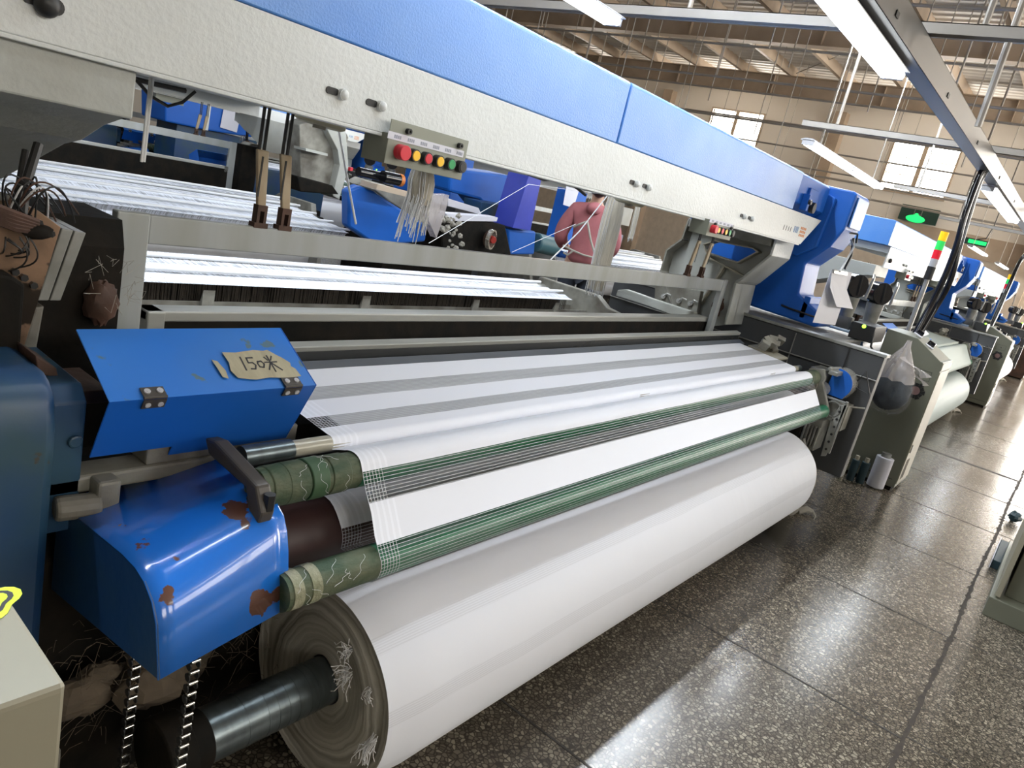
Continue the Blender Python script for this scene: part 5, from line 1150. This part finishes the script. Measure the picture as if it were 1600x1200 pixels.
# ================================================================ OTHER LOOMS
PITCH = 6.30
def swap(o, names, m):
    for ch in o.children:
        if ch.name.split('.')[0] in names:
            ch.material_slots[0].link = 'OBJECT'; ch.material_slots[0].material = m
cg = cloth_obj(M['cloth_green'], 'x'); bpy.data.objects.remove(cg)
def set_mat(o, m):
    for s_ in o.material_slots: s_.link = 'OBJECT'; s_.material = m
def add_set(dx, dy, rot, names, green):
    """a loom with its cloth, roll and warp"""
    l = place_copy(loom, dx, dy, rot, names + ' loom' if False else names[0]); l['group'] = 'looms of the weaving shed'
    out = [l]
    c = place_copy(cloth, dx, dy, rot, names[1]); out.append(c)
    r = place_copy(roll, dx, dy, rot, names[2]); out.append(r)
    if names[3]: out.append(place_copy(wp, dx, dy, rot, names[3]))
    if green:
        set_mat(c, M['cloth_green'])
        for ch in r.children:
            if ch.name.startswith('wound_cloth'): set_mat(ch, M['cloth_green_dark'])
            if ch.name.startswith('roll_end'): set_mat(ch, M['black_matte'])
    return out
add_set(PITCH, 0, None, ['second loom along the aisle, just behind the olive cabinet, with grey-green cloth', 'grey-green cloth on the rollers of the second loom', 'grey-green cloth roll of the second loom, behind the olive cabinet', 'warp yarn sheet of the second loom along the aisle'], True)
add_set(2 * PITCH, 0, None, ['third loom along the aisle, with a bright white front beam', 'cloth on the rollers of the third loom along the aisle', 'cloth roll of the third loom along the aisle', 'warp yarn sheet of the third loom along the aisle'], False)
ROTC = (5.114, 8.8)      # half-turn centre sums for the back-to-back row
add_set(0, 0, ROTC, ['loom standing back to back behind the nearest loom, seen under its grey beam', 'cloth on the far side of the back-to-back loom', 'cloth roll on the far side of the back-to-back loom', None], False)
warp(6.03, 0.835, 4.92, 0.745, 'long white warp yarn sheet of the loom behind, upper left above the heald frame', rods=(0.08, 0.3, 0.52, 0.74, 0.95))
add_set(PITCH + 0.6, 0, ROTC, ['loom of the back row seen behind the person, right of the yarn bundle', 'cloth on the far side of the back row loom behind the person', 'cloth roll on the far side of the back row loom behind the person', None], False)
warp(6.03, 0.835, 4.92, 0.745, 'silvery warp sheet seen between the cream hank and the right bracket', x0=XL + PITCH + 0.6, x1=XR + PITCH + 0.6, rods=(0.1, 0.4, 0.7, 0.95))
add_set(-2.2, 9.0, None, ['blue and grey loom of the third row, far left behind the white cord', 'cloth of the far left loom in the third row', 'cloth roll of the far left loom in the third row', 'warp yarn of the far left loom in the third row'], False)
add_set(-2.2 + PITCH, 9.0, None, ['loom of the third row, far behind in the middle', 'cloth of the middle loom in the third row', 'cloth roll of the middle loom in the third row', 'warp yarn of the middle loom in the third row'], False)

# ================================================================ THINGS BEHIND THE NEAREST LOOM
def pslab(pts, y, d=0.05, th=None):
    return MB().slab([P(px, py, y=y) for px, py in pts], (0, d, 0))
def hank(top, bot, r, label, n=26, fray_=0.0, mm='cream_yarn', group=None):
    o = thing('yarn_hank', label, 'yarn', top, group)
    top = Vector(top); bot = Vector(bot)
    b = MB(); b.tube([top, top.lerp(bot, .3), top.lerp(bot, .7), bot], [r * 0.8, r, r * 0.95, r * 0.8], 14)
    b.build('core', M[mm], o, smooth=True)
    b = MB()
    for k in range(n):
        a = random.uniform(0, 6.28); q = random.uniform(0.8, 1.15) * r; off = Vector((q * math.cos(a), q * 0.8 * math.sin(a), 0))
        e = bot + off * (1.0 + fray_ * 0.15) + Vector((random.uniform(-1, 1) * fray_ * 0.012 - fray_ * 0.01, 0, -random.random() * (0.03 + fray_ * 0.11)))
        b.tube([top + off * 0.8, top.lerp(bot, .4) + off * 1.05, top.lerp(bot, .8) + off + Vector((random.uniform(-.004, .004), 0, 0)), e], 0.0016, 4)
    b.build('loose_strands', M['thread'] if fray_ else M[mm], o); return o
hank(P(662, 262, y=1.85), P(655, 318, y=1.85), 0.042, 'frayed white waste yarn hanging below the near button box', 60, 1.0)
hank(P(966, 300, y=2.35), P(930, 452, y=2.35), 0.062, 'thick cream hank of yarn hanging beside the person in pink', 34, 0.2)
hank(P(998, 318, y=2.6), P(985, 372, y=2.6), 0.02, 'short thin white hank right of the thick cream one', 10, 0.2)
for i, (px, py, lab) in enumerate(((502, 178, 'pale yellow yarn cone peeping under the beam near the two left ties'), (985, 308, 'pale yellow yarn cone behind the thick cream hank under the beam'))):
    c = P(px, py, y=2.0); o = thing('yarn_cone', lab, 'yarn cone', c)
    MB().cyl(c + Vector((0, 0, -0.035)), c + Vector((0.01, 0, 0.12)), 0.085, 28, 0.05).build('wound_yarn', mat('pale_yellow_yarn', (0.50, 0.46, 0.32), 0.7), o, smooth=True, bevel=0.02)
    MB().cyl(c + Vector((0, 0, -0.045)), c + Vector((0.01, 0, 0.14)), 0.02, 14).build('core', M['cab_front'], o, smooth=True)
    MB().tube([c + Vector((0, 0.0, 0.13)), c + Vector((0, 0.0, 0.30))], 0.004, 5).build('hanger', M['black'], o)
# cords
def cord(pts, r, label, mm='thread'):
    return tag(MB().tube(pts, r, 6).build('cord', M[mm], None, origin=pts[0]), label, 'cord')
cord([P(236, 113, y=1.62), P(221, 253, y=1.62)], 0.0030, 'white cord hanging under the beam at the left, left strand')
cord([P(240, 114, y=1.62), P(225, 253, y=1.62)], 0.0030, 'white cord hanging under the beam at the left, right strand')
cord([P(527, 190, y=2.1), P(540, 265, y=2.1), P(556, 350, y=2.1)], 0.004, 'pale slanting cord right of the two left ties')
cord([P(955, 298, y=2.3), P(905, 362, y=2.3), P(856, 410, y=2.3)], 0.004, 'white cord crossing in front of the pink hoodie')
cord([P(955, 305, y=2.5), P(826, 288, y=2.5), P(670, 380, y=2.5)], 0.0014, 'thin yarn running down left from the blue panel')
cord([P(900, 350, y=2.5), P(800, 394, y=2.5)], 0.0014, 'thin yarn low in front of the blue cylinder')
# dark cables below the beam at the left
tag(MB().tube([P(212, 124, y=1.75), P(235, 150, y=1.75), P(262, 166, y=1.75), P(285, 160, y=1.75), P(305, 143, y=1.75)], 0.004, 6).build('cable', M['black'], None, smooth=True, origin=P(212, 124, y=1.75)), 'sagging thin black cable under the beam at the upper left', 'cable')
tag(MB().tube([P(212, 124, y=1.8), P(240, 131, y=1.8), P(290, 142, y=1.8)], 0.006, 6).build('cable', M['black'], None, smooth=True, origin=P(212, 124, y=1.8)), 'straight black cable under the beam at the upper left', 'cable')
tag(MB().tube([P(825, 272, y=1.8), P(850, 281, y=1.8), P(875, 280, y=1.8), P(892, 286, y=1.8), P(915, 305, y=1.8)], 0.006, 6).build('cable', M['black'], None, smooth=True, origin=P(825, 272, y=1.8)), 'black cable sagging under the beam left of the person', 'cable')
# drive end of the loom behind, seen between heald frame and beam
dv = thing('drive_unit', 'blue and black loom drive unit with a red-hubbed wheel behind the heald frame', 'machine', (5.2, 5.3, 0))
pslab([(545, 298), (562, 290), (585, 299), (610, 316), (668, 352), (665, 378), (590, 385), (545, 355)], 4.61, 0.10).build('motor_cover', M['blue'], dv, bevel=0.02, smooth=True)
pslab([(585, 296), (600, 288), (690, 330), (668, 352), (610, 316)], 4.80, 0.384).build('dusty_cover_top', M['cast_dirty'], dv, bevel=0.01)
pslab([(690, 352), (705, 335), (790, 352), (800, 400), (690, 398)], 4.86, 0.512).build('gear_case', M['black_matte'], dv, bevel=0.02)
c = P(767, 374, y=4.787); MB().ring(c, (0.35, -1, 0), 0.080, 0.100, 0.04, 36).build('wheel_rim', M['shiny'], dv, smooth=True)
MB().cyl(c + Vector((0, 0.03, 0)), c + Vector((0, 0.0, 0)), 0.085, 30).build('wheel_disc', M['rusty'], dv, smooth=True)
MB().cyl(c + Vector((0.01, 0, 0)), c + Vector((0.0, -0.04, 0)), 0.041, 14, 0.034).build('wheel_hub', M['red_hub'], dv, smooth=True, bevel=0.004)
MB().cyl(P(835, 378, y=5.120), P(866, 386, y=5.120), 0.11, 26).build('blue_drum', M['teal'], dv, smooth=True, bevel=0.02)
pslab([(795, 358), (838, 362), (835, 398), (795, 398)], 5.06, 0.256).build('blue_drum_cover', M['blue'], dv, bevel=0.02)
pslab([(826, 275), (846, 281), (829, 360), (801, 356)], 4.99, 0.282).build('ultramarine_panel', M['blue_navy'], dv, bevel=0.004)
pslab([(705, 262), (800, 275), (798, 335), (760, 325), (750, 312), (703, 300)], 5.63, 0.384).build('blue_body', M['blue'], dv, bevel=0.03)
pslab([(752, 315), (806, 324), (800, 342), (750, 336)], 5.38, 0.256).build('blue_foot', M['blue_old'], dv, bevel=0.01)
pslab([(700, 310), (748, 325), (753, 336), (700, 322)], 5.25, 0.320).build('white_panel', M['paper'], dv, bevel=0.004)
pslab([(698, 334), (778, 340), (776, 346), (698, 345)], 4.84, 0.128).build('white_tray', M['paper'], dv)
b = MB()
for k in range(26): b.ball(P(random.uniform(690, 722), random.uniform(336, 392), y=4.736), random.uniform(0.010, 0.028), 8, 6, jit=0.3)
tag(b.build('cotton_waste', M['lint_pale'], dv), kind='stuff')
pslab([(672, 305), (702, 305), (695, 335), (682, 372), (670, 345)], 4.48, 0.077).build('plastic_wrap', M['bag'], dv)
b = MB(); b.cyl(P(598, 276, y=4.224), P(622, 281, y=4.224), 0.044, 24).cyl(P(560, 268, y=4.288), P(596, 276, y=4.288), 0.033, 18); b.build('black_feeder', M['black_gloss'], dv, smooth=True)
MB().cyl(P(622, 281, y=4.224), P(627, 282, y=4.224), 0.046, 24).build('orange_ring', M['orange'], dv, smooth=True)
pslab([(548, 262), (552, 262), (551, 267), (547, 267)], 4.22, 0.026).build('red_knob', M['btn_red'], dv)
pslab([(590, 288), (640, 300), (637, 308), (588, 296)], 4.48, 0.192).build('tan_plate', M['tan'], dv)
MB().box(4.9, 6.2, 5.3, 5.9, 0.0, 0.66).build('base', M['black_matte'], dv)
# dark grey cast side of the loom behind, near the two ties
sd = thing('weaving_machine', 'dark grey cast frame right of the two left ties, under the beam', 'machine', (4.5, 6.1, 0))
pslab([(468, 195), (500, 185), (540, 205), (545, 215), (530, 260), (540, 300), (520, 308), (470, 290)], 6.10, 0.222).build('casting', M['cast_dirty'], sd, bevel=0.008)
pslab([(505, 190), (540, 198), (545, 262), (530, 312), (520, 306), (531, 258), (528, 235)], 6.01, 0.296).build('front_rib', M['bracket'], sd, bevel=0.006)
pslab([(478, 232), (512, 240), (512, 244), (478, 236)], 5.96, 0.185).build('ledge', M['bracket'], sd)
pslab([(464, 275), (520, 290), (530, 304), (470, 300)], 5.92, 0.222).build('shaft_housing', M['black_matte'], sd, bevel=0.01)
MB().box(4.35, 4.75, 6.15, 6.35, 0, 0.75).build('post', M['black_matte'], sd)
# papers on the far blue head at the upper left
o = thing('clipped_papers', 'white paper hanging on the blue machine at the upper left, under the beam', 'papers', P(365, 175, y=5.0))
pslab([(353, 152), (381, 158), (370, 207), (344, 199)], 9.1, 0.004).build('sheet', M['paper'], o)
o = thing('weaving_machine', 'blue machine head behind the papers at the upper left, under the beam', 'machine', (5.0, 9.3, 0))
pslab([(258, 145), (300, 150), (340, 160), (400, 175), (395, 215), (330, 205), (258, 190)], 9.12, 0.6).build('body', M['blue'], o, bevel=0.02)
pslab([(326, 160), (331, 160), (325, 204), (320, 203)], 9.1, 0.02).build('white_edge', M['beam'], o)
q = P(330, 205, y=9.3); MB().box(q.x - 0.5, q.x + 0.6, 9.2, 9.7, 0, q.z).build('column', M['blue_old'], o)
o = thing('clipped_papers', 'small white paper on the blue machine left of the person in pink', 'papers', P(888, 310, y=5.6))
pslab([(885, 291), (905, 297), (896, 325), (880, 320)], 5.6, 0.004).build('sheet', M['paper'], o)
MB().box(P(900, 315, y=5.7).x - 0.2, P(900, 315, y=5.7).x + 0.1, 5.62, 5.9, 0, P(875, 305, y=5.6).z + 0.1).build('backing_post', M['blue'], o)

# ================================================================ PERSON
pb = P(929, 330, y=3.70)
px0, py0 = pb.x, pb.y
HT = 1.67; k_ = HT / 1.70
person = thing('person', 'person in a dusty pink hoodie with white apron strings, seen from behind', 'person', (px0, py0, 0))
# local frame: facing away from the camera
fd = Vector((px0, py0, 0)).normalized(); rt = Vector((fd.y, -fd.x, 0))
def L3(r, f, z): return Vector((px0, py0, 0)) + rt * r * k_ + fd * f * k_ + Vector((0, 0, z * k_))
def skin(name, nodes, edges, m, parent, sub=2, root=0):
    me = bpy.data.meshes.new(name); me.from_pydata([n_[0] for n_ in nodes], edges, []); me.update()
    o = bpy.data.objects.new(name, me); COL.objects.link(o); me.materials.append(m)
    md = o.modifiers.new('skin', 'SKIN'); md.use_smooth_shade = True
    for i, n_ in enumerate(nodes):
        sv = me.skin_vertices[0].data[i]; r_ = n_[1]; sv.radius = r_ if isinstance(r_, tuple) else (r_, r_); sv.use_root = (i == root)
    s2 = o.modifiers.new('sub', 'SUBSURF'); s2.levels = sub; s2.render_levels = sub
    dg = bpy.context.evaluated_depsgraph_get(); nm = bpy.data.meshes.new_from_object(o.evaluated_get(dg)); o.modifiers.clear(); o.data = nm
    for p in nm.polygons: p.use_smooth = True
    if not nm.materials: nm.materials.append(m)
    o.parent = parent; o.matrix_parent_inverse = parent.matrix_basis.inverted(); return o
nd = [(L3(0, 0, 0.95), .12), (L3(0, 0.01, 1.15), .11), (L3(0, 0.03, 1.36), .12), (L3(0, 0.06, 1.46), .055), (L3(0, 0.08, 1.53), .055), (L3(0, 0.09, 1.60), .08), (L3(0, 0.09, 1.68), .06)]
ed = [(0, 1), (1, 2), (2, 3), (3, 4), (4, 5), (5, 6)]
def chain(start, pts):
    prev = start
    for p in pts: nd.append(p); ed.append((prev, len(nd) - 1)); prev = len(nd) - 1
    return prev
for s_ in (-1, 1):
    h = chain(2, [(L3(s_ * .17, .03, 1.38), .055), (L3(s_ * .23, 0.02, 1.13), .042), (L3(s_ * .19, .20, 1.02), .034), (L3(s_ * .16, .27, 1.01), (.036, .018))])
    for q in range(4): chain(h, [(L3(s_ * (.135 + .02 * q), .33, 1.005 + .004 * q), .0085), (L3(s_ * (.137 + .02 * q), .355 + .004 * (q in (1, 2)), .99), .008)])
    chain(h, [(L3(s_ * .115, .285, .995), .010), (L3(s_ * .10, .31, .985), .009)])
    chain(0, [(L3(s_ * .09, 0, .88), .085), (L3(s_ * .10, .01, .50), .055), (L3(s_ * .10, -.01, .09), .038), (L3(s_ * .11, .10, .035), .03)])
body = skin('body', nd, ed, M['skin'], person)
fc = MB()
for s_ in (-1, 1): fc.ball(L3(s_ * .032, .165, 1.615), .011, 10, 8); fc.ball(L3(s_ * .082, .09, 1.60), .022, 10, 8, (.5, .9, 1.3))
fc.build('eyes_and_ears', M['skin'], body, smooth=True)
MB().ball(L3(0, .178, 1.585), .014, 10, 8, (1, 1.2, 1.6)).build('nose', M['skin'], body, smooth=True)
MB().ball(L3(0, .168, 1.55), .018, 10, 6, (1.2, .5, .35)).build('mouth', M['btn_red'], body, smooth=True)
hr = MB(); hr.ball(L3(0, .075, 1.635), .105 * k_, 20, 14, (1, 1, 1.05)); hr.ball(L3(0, -.03, 1.58), .06 * k_, 14, 10); hr.build('hair', M['hair'], person, smooth=True)
nh = [(L3(0, 0, 0.88), (.19, .15)), (L3(0, 0.0, 1.02), (.17, .14)), (L3(0, 0.01, 1.18), (.17, .13)), (L3(0, 0.02, 1.36), (.16, .12)), (L3(0, 0.04, 1.45), (.09, .08))]
eh = [(0, 1), (1, 2), (2, 3), (3, 4)]
for s_ in (-1, 1):
    i0 = len(nh); nh += [(L3(s_ * .17, .02, 1.37), .08), (L3(s_ * .24, 0.01, 1.24), .072), (L3(s_ * .255, 0.01, 1.11), .068), (L3(s_ * .215, .14, 1.04), .056), (L3(s_ * .195, .19, 1.025), .045)]
    eh += [(3, i0)] + [(i0 + q, i0 + q + 1) for q in range(4)]
skin('hoodie', nh, eh, M['hoodie'], person)
MB().ball(L3(0, -0.06, 1.42), .085, 16, 10, (1.3, .7, .7), .03).build('hood', M['hoodie'], person, smooth=True)
nt_ = [(L3(0, 0, .92), (.15, .13))]; et = []
for s_ in (-1, 1):
    i0 = len(nt_); nt_ += [(L3(s_ * .09, 0, .82), .105), (L3(s_ * .10, .01, .50), .075), (L3(s_ * .10, -.01, .10), .062)]; et += [(0, i0), (i0, i0 + 1), (i0 + 1, i0 + 2)]
skin('trousers', nt_, et, M['trousers'], person)
for s_ in (-1, 1): MB().ball(L3(s_ * .105, .05, .045), .05, 14, 10, (1.0, 1.0, .85)).ball(L3(s_ * .11, .12, .035), .045, 14, 10, (1, 1, .75)).build('shoe', M['black'], person, smooth=True)
def strap(pts): MB().tube([L3(*p) for p in pts], .0095, 6).build('apron_string', M['lint_pale'], person)
strap([(-.15, -.10, 1.22), (-.10, -.155, 1.26), (-.04, -.165, 1.30)]); strap([(-.04, -.165, 1.30), (.03, -.175, 1.15), (.10, -.17, 1.03)])
strap([(-.20, -.10, 1.04), (-.10, -.165, 1.02), (0, -.18, 1.005), (.17, -.13, 1.00)]); strap([(-.10, -.17, 1.02), (-.14, -.165, .97), (-.18, -.14, .98)])
